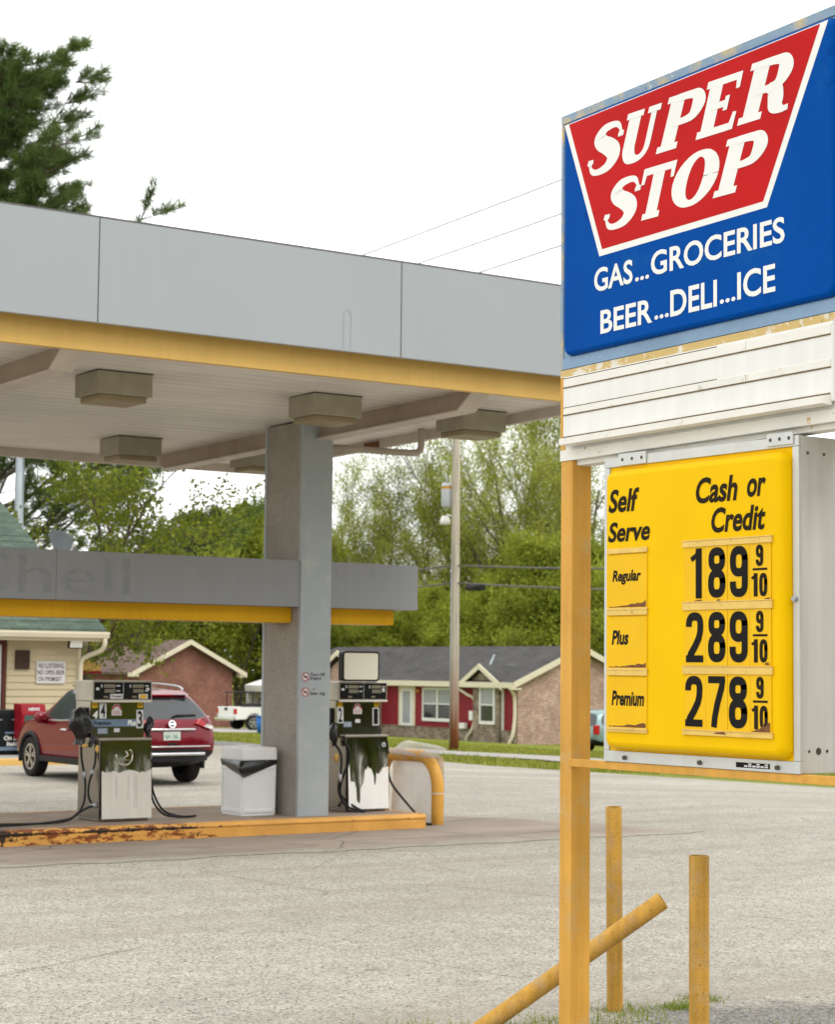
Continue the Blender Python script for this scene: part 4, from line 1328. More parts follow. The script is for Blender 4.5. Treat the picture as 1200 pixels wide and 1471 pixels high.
def hose(t, pts, r=.014, name='hose'):
    b = MB()
    b.tube(crom(pts, 7), r, 8)
    return b.build(name, 'rubber', t)
def coupling(t, c, d, r=.02, l=.07, mat='galv'):
    c, d = Vector(c), Vector(d).normalized()
    b = MB()
    b.tube([c-d*l/2, c-d*l*.3, c-d*l*.29, c+d*l*.3, c+d*l*.31, c+d*l/2], [r*.75, r*.75, r, r, r*.75, r*.75], 10)
    return b.build('coupling', mat, t)
def bagged(t, c, sz, seed, mat='bag_black', name='bagged_nozzle'):
    """a nozzle tied up in a black bin bag: crumpled, drawn in at the neck"""
    rng = np.random.default_rng(seed)
    c = Vector(c)
    seg, rings = 22, 18
    ph = rng.uniform(0, 6, 8)
    V = []
    for i in range(rings+1):
        u = i/rings
        prof = (sin(pi*min(1, u*1.02))**.6)*(1-.35*u) if u < .8 else .40
        prof = max(prof, .03)
        for j in range(seg):
            a = 2*pi*j/seg
            k = 1 + .16*sin(3*a+ph[0]+4*u) + .11*sin(5*a+ph[1]-7*u) + .07*sin(9*a+ph[2]+11*u) + .06*sin(14*u+ph[3]+2*a)
            V.append(c + Vector((sz[0]*prof*k*cos(a)+.02*sin(6*u+ph[4]), sz[1]*prof*k*sin(a), sz[2]*(.5-u))))
    b = MB()
    b.add(V, [(i*seg+j, (i+1)*seg+j, (i+1)*seg+(j+1) % seg, i*seg+(j+1) % seg) for i in range(rings) for j in range(seg)], 0, True)
    return b.build(name, mat, t)
def boot(t, x0, x1, y0, y1, z0, z1):
    b = MB()
    b.box(x0, x1, y0, y1, z0, z1)
    return b.build('nozzle_boot', 'rubber', t, 0.012)

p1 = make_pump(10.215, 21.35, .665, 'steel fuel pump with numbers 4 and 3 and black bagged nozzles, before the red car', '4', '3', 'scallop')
L = 10.215
boot(p1, L-.085, L-.062, 21.55, 21.72, 1.14, 1.50)
bagged(p1, (L-.155, 21.56, 1.285), (.15, .15, .44), 2)
bagged(p1, (L-.03, 21.50, 1.12), (.055, .06, .17), 8, name='bagged_nozzle')
hose(p1, [(L-.135, 21.56, 1.07), (L-.13, 21.555, .92), (L-.105, 21.55, .78), (L-.085, 21.55, .70), (L-.10, 21.5, .55), (L-.16, 21.42, .38), (L-.35, 21.28, .25), (L-.7, 21.22, .205), (L-1.2, 21.18, .196), (L-1.9, 21.16, .196)])
hose(p1, [(L-.012, 21.44, 1.06), (L-.015, 21.42, .98), (L-.03, 21.40, .86), (L-.07, 21.39, .74), (L-.105, 21.39, .62), (L-.105, 21.40, .50), (L-.085, 21.40, .43), (L-.045, 21.40, .375)])
hose(p1, [(L-.03, 21.385, .365), (L-.12, 21.36, .35), (L-.27, 21.33, .29), (L-.45, 21.25, .215), (L-.9, 21.20, .20), (L-1.7, 21.19, .222), (L-2.0, 21.2, .23)])
coupling(p1, (L-.09, 21.55, .715), (0.1, 0, 1), .022, .13)
coupling(p1, (L-.065, 21.395, .75), (.35, 0, 1), .022, .08)
coupling(p1, (L-.03, 21.39, .37), (1, 0, 0), .03, .09)
b = MB()
b.sphere((L+.0, 21.40, 1.02), .03, 0, 10, 8, (1, 1, 1.6))
b.sphere((L-.115, 21.5, 1.055), .03, 0, 10, 8, (1.6, 1, .8))
b.build('nozzle_guard', 'trim_yellow', p1)
RX = L+.665
boot(p1, RX-.028, RX+.0, 21.56, 21.72, 1.14, 1.50)
bagged(p1, (RX+.045, 21.50, 1.27), (.062, .08, .25), 5)
hose(p1, [(RX+.055, 21.48, 1.15), (RX+.05, 21.46, 1.0), (RX+.045, 21.44, .87), (RX+.055, 21.44, .66), (RX+.10, 21.43, .46), (RX+.22, 21.42, .28), (RX+.42, 21.42, .21), (RX+.60, 21.42, .20), (RX+.655, 21.43, .205)])
hose(p1, [(RX+.012, 21.40, .78), (RX+.02, 21.38, .55), (RX+.07, 21.37, .37), (RX+.20, 21.37, .24), (RX+.38, 21.38, .205), (RX+.55, 21.40, .20), (RX+.655, 21.43, .205)])
coupling(p1, (RX+.045, 21.44, .93), (0, 0, 1), .022, .08)
coupling(p1, (RX+.045, 21.44, .82), (0, 0, 1), .020, .05, 'bolt')

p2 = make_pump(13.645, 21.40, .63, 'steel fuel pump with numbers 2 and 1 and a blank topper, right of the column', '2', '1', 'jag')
L = 13.645
b = MB()
T2 = Fr((L-.03, 21.50, IZ+1.637), (1, 0, 0), (0, 0, 1))
b.poly(T2, rrect(0, .555, .005, .385, .04), -.05, .05)
tp = b.build('topper_sign', 'display_black', p2)
b = MB()
b.poly(T2, rrect(.022, .533, .027, .363, .03), .0505, .054)
b.build('blank_panel', 'cream_panel', tp)
boot(p2, L-.085, L-.062, 21.60, 21.78, 1.10, 1.48)
bagged(p2, (L-.09, 21.56, 1.15), (.06, .09, .30), 12)
hose(p2, [(L-.02, 21.48, 1.06), (L+.0, 21.36, 1.0), (L+.02, 21.34, .86), (L-.04, 21.36, .68), (L-.07, 21.40, .52), (L-.04, 21.42, .38), (L+.10, 21.30, .24), (L+.18, 21.24, .20)], .015)
hose(p2, [(L-.09, 21.5, 1.02), (L-.07, 21.4, .90), (L-.08, 21.38, .70), (L-.10, 21.4, .45), (L-.03, 21.33, .27), (L+.13, 21.25, .20), (L+.20, 21.235, .20)], .015)
hose(p2, [(L-.03, 21.38, .33), (L-.09, 21.36, .30), (L-.15, 21.3, .27)], .02)
coupling(p2, (L-.085, 21.39, .62), (0, 0, 1), .022, .12, 'sticker_white')
b = MB()
b.sphere((L-.10, 21.46, .86), .04, 0, 10, 8, (1, 1, 1.5))
b.build('nozzle_guard', 'trim_yellow', p2)
RX = L+.63
bagged(p2, (RX-.015, 21.62, 1.22), (.05, .07, .26), 21)
hose(p2, [(RX+.03, 21.48, 1.06), (RX+.02, 21.43, .90)], .03)
hose(p2, [(RX+.035, 21.46, .74), (RX+.05, 21.44, .64), (RX+.10, 21.42, .50), (RX+.20, 21.36, .35), (RX+.30, 21.20, .16), (RX+.36, 21.05, .03), (RX+.42, 20.98, .02)], .015)
coupling(p2, (RX+.03, 21.46, .70), (0.1, 0, -1), .028, .12)

# ------------------------------------------------------------------ waste bins with a black liner hanging out
def make_bin(cx, cy, label, seed):
    z = IZ
    t = thing('waste_bin', (cx, cy, z), label, 'waste bin', 'white waste bins on the island')
    w, d = .245, .28
    def ringpts(hw, hd, r, zz):
        return [(cx+a, cy+c, zz) for a, c in rrect(-hw, hw, -hd, hd, r, 4)]
    def loft(levels, mat, name, par=None):
        b = MB()
        n = len(levels[0])
        V = [p for l in levels for p in l]
        b.add(V, [(i*n+j, i*n+(j+1) % n, (i+1)*n+(j+1) % n, (i+1)*n+j) for i in range(len(levels)-1) for j in range(n)], 0, False)
        b.add(levels[-1], [list(range(n))])
        return b.build(name, mat, par or t)
    body = loft([ringpts(w*.955, d*.955, .03, z-.002), ringpts(w*.965, d*.965, .03, z+.03), ringpts(w*.99, d*.99, .03, z+.60), ringpts(w, d, .03, z+.612), ringpts(w*.97, d*.97, .03, z+.615)], 'bin_white', 'body')
    for fr_, ww in ((Fr((cx, cy-d*.972, z), (1, 0, 0), (0, -.008, 1)), w), (Fr((cx-w*.972, cy, z), (0, -1, 0), (-.008, 0, 1)), d)):
        b = MB()
        for s0, s1, t0, t1 in ((-ww+.03, ww-.03, .035, .075), (-ww+.03, ww-.03, .555, .595), (-ww+.03, -ww+.055, .076, .554), (ww-.055, ww-.03, .076, .554)):
            b.fbox(fr_, s0, s1, t0, t1, -.004, .009)
        b.build('moulding', 'bin_white', body, 0.004)
    # lid
    loft([ringpts(w*.99, d*.99, .03, z+.665), ringpts(w*1.01, d*1.01, .03, z+.68), ringpts(w*1.0, d*1.0, .03, z+.80), ringpts(w*.97, d*.97, .04, z+.826), ringpts(w*.8, d*.8, .05, z+.832)], 'bin_white', 'lid')
    b = MB()
    b.box(cx-.10, cx+.06, cy-.12, cy+.12, z+.8325, z+.845)
    b.build('lid_flap', 'bin_white', t, 0.004)
    # liner
    rng = np.random.default_rng(seed)
    ph = rng.uniform(0, 6, 6)
    base = rrect(-w-.006, w+.006, -d-.006, d+.006, .035, 9)
    n = len(base)
    L_ = []
    for i in range(9):
        u = i/8
        lev = []
        for j, (a, c) in enumerate(base):
            th = math.atan2(c, a)
            left = max(0, -cos(th-.85))                        # hangs low at the left front corner
            if c < -d*.93:
                k_ = (a+w)/(2*w)
                drop = .03 + .19*max(0, 1-k_)**1.5
            elif a < -w*.93:
                k_ = (c+d)/(2*d)
                drop = .05 + .17*max(0, 1-k_)**.8
            else:
                drop = .04
            cor = math.exp(-((a+w)**2+(c+d)**2)/.022)
            bul = 1 + (.015 + .42*cor)*sin(pi*min(1, .15+u*.85)) + (.02*sin(9*th+ph[1]+4*u) + .015*sin(17*th+ph[2]))*(.3+u)
            lev.append((cx+a*bul, cy+c*bul, z+.675-(u**.9)*(drop+.02*sin(11*th+ph[3]))))
        L_.append(lev)
    b = MB()
    V = [p for l in L_ for p in l]
    b.add(V, [(i*n+j, (i+1)*n+j, (i+1)*n+(j+1) % n, i*n+(j+1) % n) for i in range(8) for j in range(n)], 0, True)
    b.build('liner', 'bag_black', t)
make_bin(12.40, 21.67, 'white plastic waste bin with black liner beside the concrete column', 1)
make_bin(8.60, 21.55, 'white plastic waste bin with black liner cut by the left picture edge', 3)

# ------------------------------------------------------------------ hoop guard and the plastic sheet over it
GX, GY = 14.86, 21.10
g = thing('pipe_guard', (GX, 21.6, 0), 'orange-yellow bent steel pipe hoop at the end of the island', 'pipe guard')
r = .08
pts = [(GX, GY, -.3), (GX, GY, .2), (GX, GY, .45)]
for a in np.linspace(0, pi/2, 9)[1:]:
    pts.append((GX, GY+.40*(1-cos(a)), .46+.40*sin(a)))
pts.append((GX, GY+1.0, .855))
for a in np.linspace(0, pi/2, 9)[1:]:
    pts.append((GX, GY+1.0+.26*sin(a), .60+.26*cos(a)))
pts += [(GX, GY+1.26, .3), (GX, GY+1.26, -.2)]
b = MB()
b.tube(pts, r, 22)
b.build('pipe', 'yellow_post', g)
for c, d in (((GX, GY+.002, .40), (0, 0, 1)), ((GX, GY+.42, .86), (0, 1, 0)), ((GX, GY+.66, .86), (0, 1, 0))):
    b = MB()
    c, d = Vector(c), Vector(d)
    b.tube([c-d*.006, c+d*.006], r+.004, 20, caps=False)
    b.build('tie', 'sticker_white', g)
sh = thing('plastic_sheet', (GX+.1, 21.6, .4), 'milky clear plastic sheet draped over the bent pipe hoop', 'plastic sheet')
b = MB()
V = []
ny = 20
top = [(.20, 1.00), (.17, .995), (.13, .985), (.08, .965), (.02, .945), (-.07, .92), (-.09, .86)]
for i, (dx, z) in enumerate(top):
    for j in range(ny+1):
        v = j/ny
        y = GY-.16 + 1.15*v
        V.append((GX+(dx*(.15+1.0*v) if dx > 0 else dx)+.01*sin(6*v+i), y, z*(1 if i > 3 else .15+.85*min(1, .25+v))+(0 if i > 3 else .85*.945*(1-min(1, .25+v)))+.012*sin(4*v+1+.5*i)+(.05*v if i < 4 else 0)))
b.add(V, [(i*(ny+1)+j, i*(ny+1)+j+1, (i+1)*(ny+1)+j+1, (i+1)*(ny+1)+j) for i in range(len(top)-1) for j in range(ny)], 0, True)
b.build('flap', 'film_plastic', sh)
b = MB()
V = []
side = [.86, .70, .5, .3, .12, .0]
for i, z in enumerate(side):
    for j in range(ny+1):
        v = j/ny
        V.append((GX+.10+.02*sin(7*v+i*.6), GY+.02+1.2*v, z+.01*sin(9*v)*(i < 5)))
b.add(V, [(i*(ny+1)+j, i*(ny+1)+j+1, (i+1)*(ny+1)+j+1, (i+1)*(ny+1)+j) for i in range(len(side)-1) for j in range(ny)], 0, True)
b.build('sheet', 'clear_plastic', sh)

# ------------------------------------------------------------------ the store
def slab(b, pts, th, m=0):
    """a planar polygon given thickness straight down"""
    k = len(pts)
    v = list(pts) + [(x, y, z-th) for x, y, z in pts]
    b.add(v, [list(range(k)), list(range(2*k-1, k-1, -1))] + [(i, k+i, k+(i+1) % k, (i+1) % k) for i in range(k)], m)
store = thing('store', (12, 46, 0), 'cream clapboard store with green shingle roof behind the red car', 'store')
b = MB()
b.box(3, 18.58, 40.02, 52.4, -.1, 2.62)
b.add([(18.58, 40.02, 2.62), (18.58, 52.4, 2.62), (18.58, 46.2, 5.95), (18.54, 40.02, 2.62), (18.54, 52.4, 2.62), (18.54, 46.2, 5.95)], [(0, 1, 2), (3, 5, 4)])
y0 = 40.0
n = 17
for i in range(n):                                             # lap boards
    z0 = .13+i*.148
    v = [(x, y, z) for x in (16.93, 18.62) for y, z in ((y0-.022, z0), (y0-.002, z0+.147), (y0+.019, z0+.147), (y0+.019, z0))]
    b.add(v, [(0, 4, 5, 1), (0, 3, 7, 4), (4, 7, 6, 5), (0, 1, 2, 3)])
    v = [(x, y, z) for x in (3, 14.4) for y, z in ((y0-.022, z0), (y0-.002, z0+.147), (y0+.019, z0+.147), (y0+.019, z0))]
    b.add(v, [(0, 4, 5, 1), (0, 3, 7, 4), (4, 7, 6, 5), (0, 1, 2, 3)])
b.build('wall', 'cream_siding', store)
b = MB()
b.box(18.56, 18.635, 39.965, 40.03, 0.1, 2.63)
b.build('corner_board', 'cream_trim', store, .004)
k_ = .53
b = MB()
slab(b, [(2.6, 39.45, 2.735), (18.98, 39.45, 2.735), (18.98, 46.2, 2.735+6.75*k_), (2.6, 46.2, 2.735+6.75*k_)], .07)
slab(b, [(2.6, 46.2, 2.735+6.75*k_), (18.98, 46.2, 2.735+6.75*k_), (18.98, 52.95, 2.735), (2.6, 52.95, 2.735)], .07)
rf = b.build('roof', 'green_shingle', store)
b = MB()
for i in range(15):                                            # ridge of each shingle course catches the light
    yy = 39.47+i*.3
    zz = 2.735+(yy-39.45)*k_
    b.add([(2.6, yy, zz+.012), (18.985, yy, zz+.012), (18.985, yy+.3, zz+.3*k_+.002), (2.6, yy+.3, zz+.3*k_+.002)], [(0, 1, 2, 3)])
b.build('shingle_course', 'green_shingle', rf)
b = MB()
b.box(2.6, 18.92, 39.50, 39.53, 2.50, 2.66)
b.box(2.6, 18.92, 39.531, 40.0, 2.50, 2.52)
for ya, yb in ((39.47, 46.2), (52.93, 46.2)):
    za, zb_ = 2.66, 2.66+6.73*k_
    v = [(x, y, z) for x in (18.925, 18.97) for y, z in ((ya, za-.16), (yb, zb_-.16), (yb, zb_), (ya, za))]
    b.add(v, [(0, 3, 2, 1), (4, 5, 6, 7), (0, 1, 5, 4), (1, 2, 6, 5), (2, 3, 7, 6), (3, 0, 4, 7)])
b.build('eave_board', 'cream_trim', store)
b = MB()
prof = [(39.49, 2.68), (39.36, 2.70), (39.355, 2.66), (39.385, 2.57), (39.49, 2.555)]
V = [(x, y, z) for x in (2.5, 19.02) for y, z in prof]
b.add(V, [(i, i+1, 6+i, 5+i) for i in range(4)] + [(4, 0, 5, 9), (0, 4, 3, 2, 1), (5, 6, 7, 8, 9)])
b.build('gutter', 'cream_trim', store)
b = MB()
b.tube(crom([(18.93, 39.42, 2.56), (18.93, 39.43, 2.42), (18.90, 39.55, 2.30), (18.72, 39.83, 2.18), (18.62, 39.925, 2.05), (18.605, 39.925, 1.6), (18.605, 39.925, .1)], 5), .052, 8)
b.build('downspout', 'cream_trim', store)
b = MB()
for x0, x1 in ((14.41, 14.47), (16.82, 16.90)):
    b.box(x0, x1, 39.95, 40.05, .1, 2.5)
b.box(14.41, 16.90, 39.951, 40.05, 2.401, 2.5)
b.box(14.41, 16.90, 39.951, 40.05, .1, .2)
fr_ = b.build('window_frame', 'maroon', store)
b = MB()
b.box(14.471, 16.819, 40.0, 40.03, .2, 2.4)
b.build('pane', 'glass_dark', fr_)
b = MB()
b.box(16.62, 16.80, 39.97, 39.999, .2, 2.4)
b.build('door_edge', 'alu', fr_)
b = MB()
b.box(17.11, 17.43, 39.93, 39.985, 1.89, 2.29)
b.build('vent_cover', 'brown_vent', store, .006)

ns = thing('wall_sign', (17.93, 39.96, 1.82), 'white warning sign about loitering on the cream store wall', 'sign')
b = MB()
WF = Fr((17.60, 39.955, 1.585), (1, 0, 0), (0, 0, 1))
b.fbox(WF, 0, .665, 0, .475, -.012, 0)
o = b.build('board', 'sticker_white', ns, .003)
b = MB()
for body, s0, t0, s1, t1 in (('NO LOITERING', .045, .325, .63, .43), ('NO OPEN BEER', .02, .185, .65, .285), ('ON PREMISET', .035, .05, .585, .145)):
    b.text(WF, body, s0, t0, s1, t1, .002, 0, 0, .012)
b.build('lettering', 'maroon', o)
fl = thing('flood_light', (18.35, 39.8, 2.44), 'black framed flood light under the store eave', 'flood light')
b = MB()
FF = Fr((18.17, 39.62, 2.335), (1, 0, 0), (0, -.25, 1))
b.fbox(FF, 0, .35, 0, .215, -.06, 0)
o = b.build('housing', 'car_black', fl, .01)
b = MB()
b.fbox(FF, .03, .32, .025, .19, .0005, .006)
b.build('lens', 'letter_white', o, .002)
b = MB()
b.tube([FF(.175, .11, -.05), (18.35, 39.99, 2.5)], .025, 8)
b.build('arm', 'car_black', fl)
# pavement in front of the store with a yellow kerb
b = MB()
b.box(2, 18.9, 37.30, 40.0, -.05, .125)
o = b.build('pavement', 'pavement')
o['kind'] = 'structure'
kb = thing('painted_kerb', (10, 37.2, 0), 'yellow painted kerb along the front of the store', 'kerb')
b = MB()
b.box(2, 18.9, 37.14, 37.295, -.05, .135)
b.build('kerb_stone', 'trim_yellow', kb, .02)
ib = thing('ice_locker', (16.3, 38.9, .125), 'black merchandise locker with white lettering beside the red newspaper box', 'locker')
b = MB()
b.box(15.2, 16.92, 38.9, 39.75, .16, 1.05)
o = b.build('body', 'ice_black', ib, .02)
b = MB()
b.box(15.25, 16.87, 38.95, 39.7, .125, .159)
b.build('plinth', 'car_black', ib)
b = MB()
IF_ = Fr((15.2, 38.898, .16), (1, 0, 0), (0, 0, 1))
for s0, s1 in ((.03, .85), (.87, 1.69)):
    b.fbox(IF_, s0, s1, .05, .84, .0, .02)
d_ = b.build('door', 'ice_black', ib, .008)
b = MB()
b.text(IF_, 'On Sale', 1.24, .27, 1.66, .36, .022, 0, .1, .04)
b.text(IF_, 'Inside', 1.30, .15, 1.60, .24, .022, 0, .1, .04)
b.face(IF_, [(1.26, .40), (1.64, .40), (1.64, .44), (1.26, .44)], .022, 1)
b.face(IF_, [(.95, .06), (1.67, .06), (1.67, .13), (.95, .13)], .0215, 1)
b.build('lettering', ['letter_white', 'sticker_blue'], d_)
b = MB()
for s0 in (1.05, 1.4):
    b.face(IF_, [(s0, .68), (s0+.14, .68), (s0+.14, .70), (s0, .70)], .022)
b.build('handle', 'galv', d_)
nb = thing('newspaper_box', (16.93, 38.7, .125), 'red newspaper vending box by the black locker', 'newspaper box')
b = MB()
V = [(x, y, z) for x in (16.66, 17.20) for y, z in ((38.5, .45), (38.5, .98), (38.56, 1.17), (38.95, 1.19), (38.95, .45))]
b.add(V, [(0, 5, 6, 1), (1, 6, 7, 2), (2, 7, 8, 3), (3, 8, 9, 4), (4, 9, 5, 0), (0, 1, 2, 3, 4), (9, 8, 7, 6, 5)])
o = b.build('cabinet', 'news_red', nb, .02)
b = MB()
NF_ = Fr((16.66, 38.497, 0), (1, 0, 0), (0, 0, 1))
b.face(NF_, [(.06, .62), (.48, .62), (.48, .95), (.06, .95)], .002)
b.build('window', 'glass_teal', o)
b = MB()
b.text(Fr((16.66, 38.495, .98), (1, 0, 0), (0, .06, .19)), 'NEWS', .15, .06, .40, .13, .003, 0, .1, .03)
b.build('lettering', 'sticker_white', o)
b = MB()
b.tube([(16.93, 38.73, .125), (16.93, 38.73, .45)], .05, 10)
b.box(16.75, 17.1, 38.55, 38.9, .126, .15)
b.build('pedestal', 'car_black', nb)

dish = thing('satellite_dish', (18.95, 43.2, 4.3), 'grey satellite dish on the gable of the green-roofed store', 'satellite dish')
b = MB()
c = Vector((19.48, 43.0, 4.78))
ax = Vector((.20, -.80, .55)).normalized()
e = ax.cross(Vector((0, 1, 0))).normalized()
f_ = ax.cross(e)
V, N_ = [], 24
for i in range(7):
    rr = .36*i/6
    for j in range(N_):
        V.append(c + (e*cos(2*pi*j/N_)*1.1 + f_*sin(2*pi*j/N_))*rr*.95 + ax*(rr*rr*.55))
b.add(V, [(i*N_+j, i*N_+(j+1) % N_, (i+1)*N_+(j+1) % N_, (i+1)*N_+j) for i in range(6) for j in range(N_)], 0, True)
o = b.build('reflector', 'dish', dish)
md = o.modifiers.new('s', 'SOLIDIFY')
md.thickness = .012
b = MB()
b.tube([(18.95, 43.2, 4.25), (19.3, 43.1, 4.45), c], .025, 8)
b.build('mast', 'galv', dish)
b = MB()
h_ = c + ax*.42 + Vector((.12, 0, -.22))
b.tube([c+Vector((.1, 0, -.32)), h_], .014, 6)
b.sphere(h_, .055)
b.tube([h_, h_-ax*.12], .035, 10)
b.build('receiver', 'letter_white', dish)
lp = thing('light_pole', (23.2, 54.2, -.09), 'plain grey metal pole rising behind the green store roof', 'pole')
b = MB()
b.tube([(23.2, 54.2, -.3), (23.2, 54.2, 11)], [.15, .125], 14)
b.build('shaft', 'galv', lp)
b = MB()
b.tube(crom([(23.2, 54.2, 10.8), (23.0, 53.8, 11.1), (22.5, 52.8, 11.2)], 5), .05, 8)
b.box(22.1, 22.7, 52.2, 52.9, 11.1, 11.25)
b.build('lamp_head', 'galv', lp, .02)
kk = thing('awning', (20.8, 46.5, 0), 'yellow awning with red lower edge just past the store corner', 'awning')
b = MB()
V = [(19.6, 46, 2.30), (21.3, 46.02, 2.26), (22.0, 46, 2.0), (22.0, 46, 1.84), (19.6, 46, 1.84)]
V2 = [(x, 47.0, z) for x, y, z in V]
b.add(V+V2, [(4, 3, 2, 1, 0), (5, 6, 7, 8, 9), (0, 1, 6, 5), (1, 2, 7, 6), (2, 3, 8, 7), (3, 4, 9, 8), (4, 0, 5, 9)])
b.build('cover', 'trim_yellow', kk)
b = MB()
b.box(19.59, 22.01, 45.985, 47.01, 1.775, 1.839)
b.build('edge_band', 'news_red', kk)
b = MB()
for x in (19.8, 21.1):
    b.tube([(x, 46.7, gz(x)-.1), (x, 46.7, 1.78)], .05, 8)
b.build('post', 'galv', kk)

# ------------------------------------------------------------------ houses beyond the street
def gable(b, x0, x1, y0, y1, zb, ze, zr, m=0):
    """walls of a house whose ridge runs along Y"""
    xm = (x0+x1)/2
    V = [(x, y, z) for y in (y0, y1) for x, z in ((x0, zb), (x1, zb), (x1, ze), (xm, zr), (x0, ze))]
    b.add(V, [(0, 1, 2, 3, 4), (9, 8, 7, 6, 5), (0, 4, 9, 5), (1, 6, 7, 2)], m)
def roofs(b, x0, x1, y0, y1, ze, zr, th=.14, m=0):
    xm = (x0+x1)/2
    for xa in (x0, x1):
        V = [(xa, y0, ze), (xm, y0, zr), (xm, y1, zr), (xa, y1, ze)]
        V += [(x, y, z-th) for x, y, z in V]
        b.add(V, [(0, 1, 2, 3), (7, 6, 5, 4), (0, 4, 5, 1), (1, 5, 6, 2), (2, 6, 7, 3), (3, 7, 4, 0)], m)
def barge(b, x0, x1, y, ze, zr, h=.24, th=.05, m=0):
    xm = (x0+x1)/2
    for xa in (x0, x1):
        V = [(xx, yy, zz) for yy in (y-th, y) for xx, zz in ((xa, ze-h), (xm, zr-h), (xm, zr+.02), (xa, ze+.02))]
        b.add(V, [(0, 1, 2, 3), (7, 6, 5, 4), (0, 4, 5, 1), (1, 5, 6, 2), (2, 6, 7, 3), (3, 7, 4, 0)], m)

h1 = thing('brick_house', (53.1, 105, -1.3), 'red brick house with brown roof and plain gable behind the red car', 'house')
b = MB()
gable(b, 50.15, 56.05, 100, 121, -1.8, 1.72, 3.25)
b.build('wall', 'red_brick', h1)
b = MB()
roofs(b, 49.5, 56.7, 99.55, 121.4, 1.60, 3.43)
b.build('roof', 'brown_shingle', h1)
b = MB()
barge(b, 49.5, 56.7, 99.548, 1.60, 3.43, .25)
b.box(56.3, 56.75, 99.55, 100.0, 1.36, 1.58)
b.box(49.45, 49.9, 99.55, 100.0, 1.36, 1.58)
b.build('barge_board', 'cream_trim', h1)

h2 = thing('brick_house', (62.5, 86, -1.6), 'long low house with grey roof, red panels and pale brick gable beyond the road', 'house')
HX = 58.8
b = MB()
gable(b, HX, 66.3, 76.83, 98.9, -2.2, 1.30, 2.98)
b.build('wall', 'pale_brick', h2)
b = MB()
roofs(b, HX-.55, 66.85, 76.48, 99.3, 1.33, 3.16)
# cross gable over the stone bay and the far wing
rf = b.build('roof', 'grey_shingle', h2)
b = MB()
barge(b, HX-.55, 66.85, 76.478, 1.33, 3.16, .27)
b.box(HX-.62, HX-.553, 76.48, 99.3, 1.08, 1.34)
b.box(HX-.55, HX+.02, 76.54, 99.3, 1.06, 1.08)
b.box(HX-.62, HX-.1, 76.43, 76.78, 1.00, 1.08)
b.build('eave_board', 'cream_trim', h2)
HF = Fr((HX, 100, 0), (0, -1, 0), (0, 0, 1))                   # s = 100 - Y
for s0, s1, t1 in ((11.35, 12.93, 1.06), (14.47, 15.2, 1.06), (17.9, 19.89, 1.06), (22.145, 22.9, 1.06), (15.201, 17.899, -.72)):
    b = MB()
    b.fbox(HF, s0, s1, -1.0, t1, .002, .05)
    b.build('siding', 'red_siding', h2)
b = MB()
b.fbox(HF, 11.35, 23.1, -2.2, -1.001, .002, .16)
b.fbox(HF, 11.35, 22.9, -1.02, -.985, .16, .20)
b.build('stone_plinth', 'stone', h2)
b = MB()
b.fbox(HF, 12.94, 14.46, -1.1, 1.05, .002, .045)
dr = b.build('door_frame', 'cream_trim', h2)
b = MB()
b.fbox(HF, 13.18, 14.22, -1.0, .93, .046, .07)
d_ = b.build('door', 'white_trim', dr, .01)
b = MB()
b.fbox(HF, 13.35, 14.05, -.85, .80, .0705, .075)
b.build('storm_pane', 'curtain_glass', d_)
def window(s0, s1, t0, t1, cols, rows_, n0=.05):
    b = MB()
    fr2 = []
    w = .10
    b.fbox(HF, s0, s1, t0, t0+w*1.6, n0, n0+.08)
    b.fbox(HF, s0, s1, t1-w, t1, n0, n0+.08)
    b.fbox(HF, s0, s0+w, t0+w*1.6, t1-w, n0, n0+.078)
    b.fbox(HF, s1-w, s1, t0+w*1.6, t1-w, n0, n0+.078)
    for i in range(1, cols):
        c = s0+(s1-s0)*i/cols
        b.fbox(HF, c-.06, c+.06, t0+w*1.6, t1-w, n0, n0+.076)
    c = (t0+t1)/2+.03
    b.fbox(HF, s0+w, s1-w, c-.03, c+.03, n0, n0+.07)
    o = b.build('window', 'white_trim', h2)
    b = MB()
    b.fbox(HF, s0+.05, s1-.05, c, t1-.05, n0-.02, n0+.03, 0)
    b.fbox(HF, s0+.05, s1-.05, t0+.05, c-.001, n0-.02, n0+.03, 1)
    b.build('pane', ['curtain_glass', 'glass_dark'], o)
window(15.22, 17.88, -.70, 1.0, 2, 2)
# gabled stone bay
b = MB()
bs0, bs1 = 19.25, 22.25
sc_ = (bs0+bs1)/2
b.poly(HF, [(19.9, -2.2), (22.0, -2.2), (22.0, 1.2), (bs1-.1, 1.2), (sc_, 1.98), (bs0+.1, 1.2), (19.9, 1.2)], .003, .30)
bay = b.build('stone_bay', 'stone', h2)
b = MB()
for sa in (bs0-.35, bs1+.35):
    V = [HF(s_, t_, n_) for n_ in (.55, -3.2) for s_, t_ in ((sa, 1.16), (sc_, 2.20), (sc_, 2.05), (sa, 1.02))]
    b.add(V, [(0, 1, 2, 3), (7, 6, 5, 4), (0, 4, 5, 1), (1, 5, 6, 2), (2, 6, 7, 3), (3, 7, 4, 0)])
b.build('bay_roof', 'grey_shingle', h2)
b = MB()
for sa in (bs0-.38, bs1+.38):
    V = [HF(s_, t_, n_) for n_ in (.61, .552) for s_, t_ in ((sa, 1.20), (sc_, 2.24), (sc_, 1.98), (sa, .94))]
    b.add(V, [(0, 1, 2, 3), (7, 6, 5, 4), (0, 4, 5, 1), (1, 5, 6, 2), (2, 6, 7, 3), (3, 7, 4, 0)])
b.build('barge_board', 'cream_trim', bay)
window(20.52, 21.76, -.72, 1.12, 1, 2, .305)
b = MB()
b.fbox(HF, 22.01, 22.14, -1.0, 1.05, .052, .12)
b.build('trim_post', 'white_trim', h2)
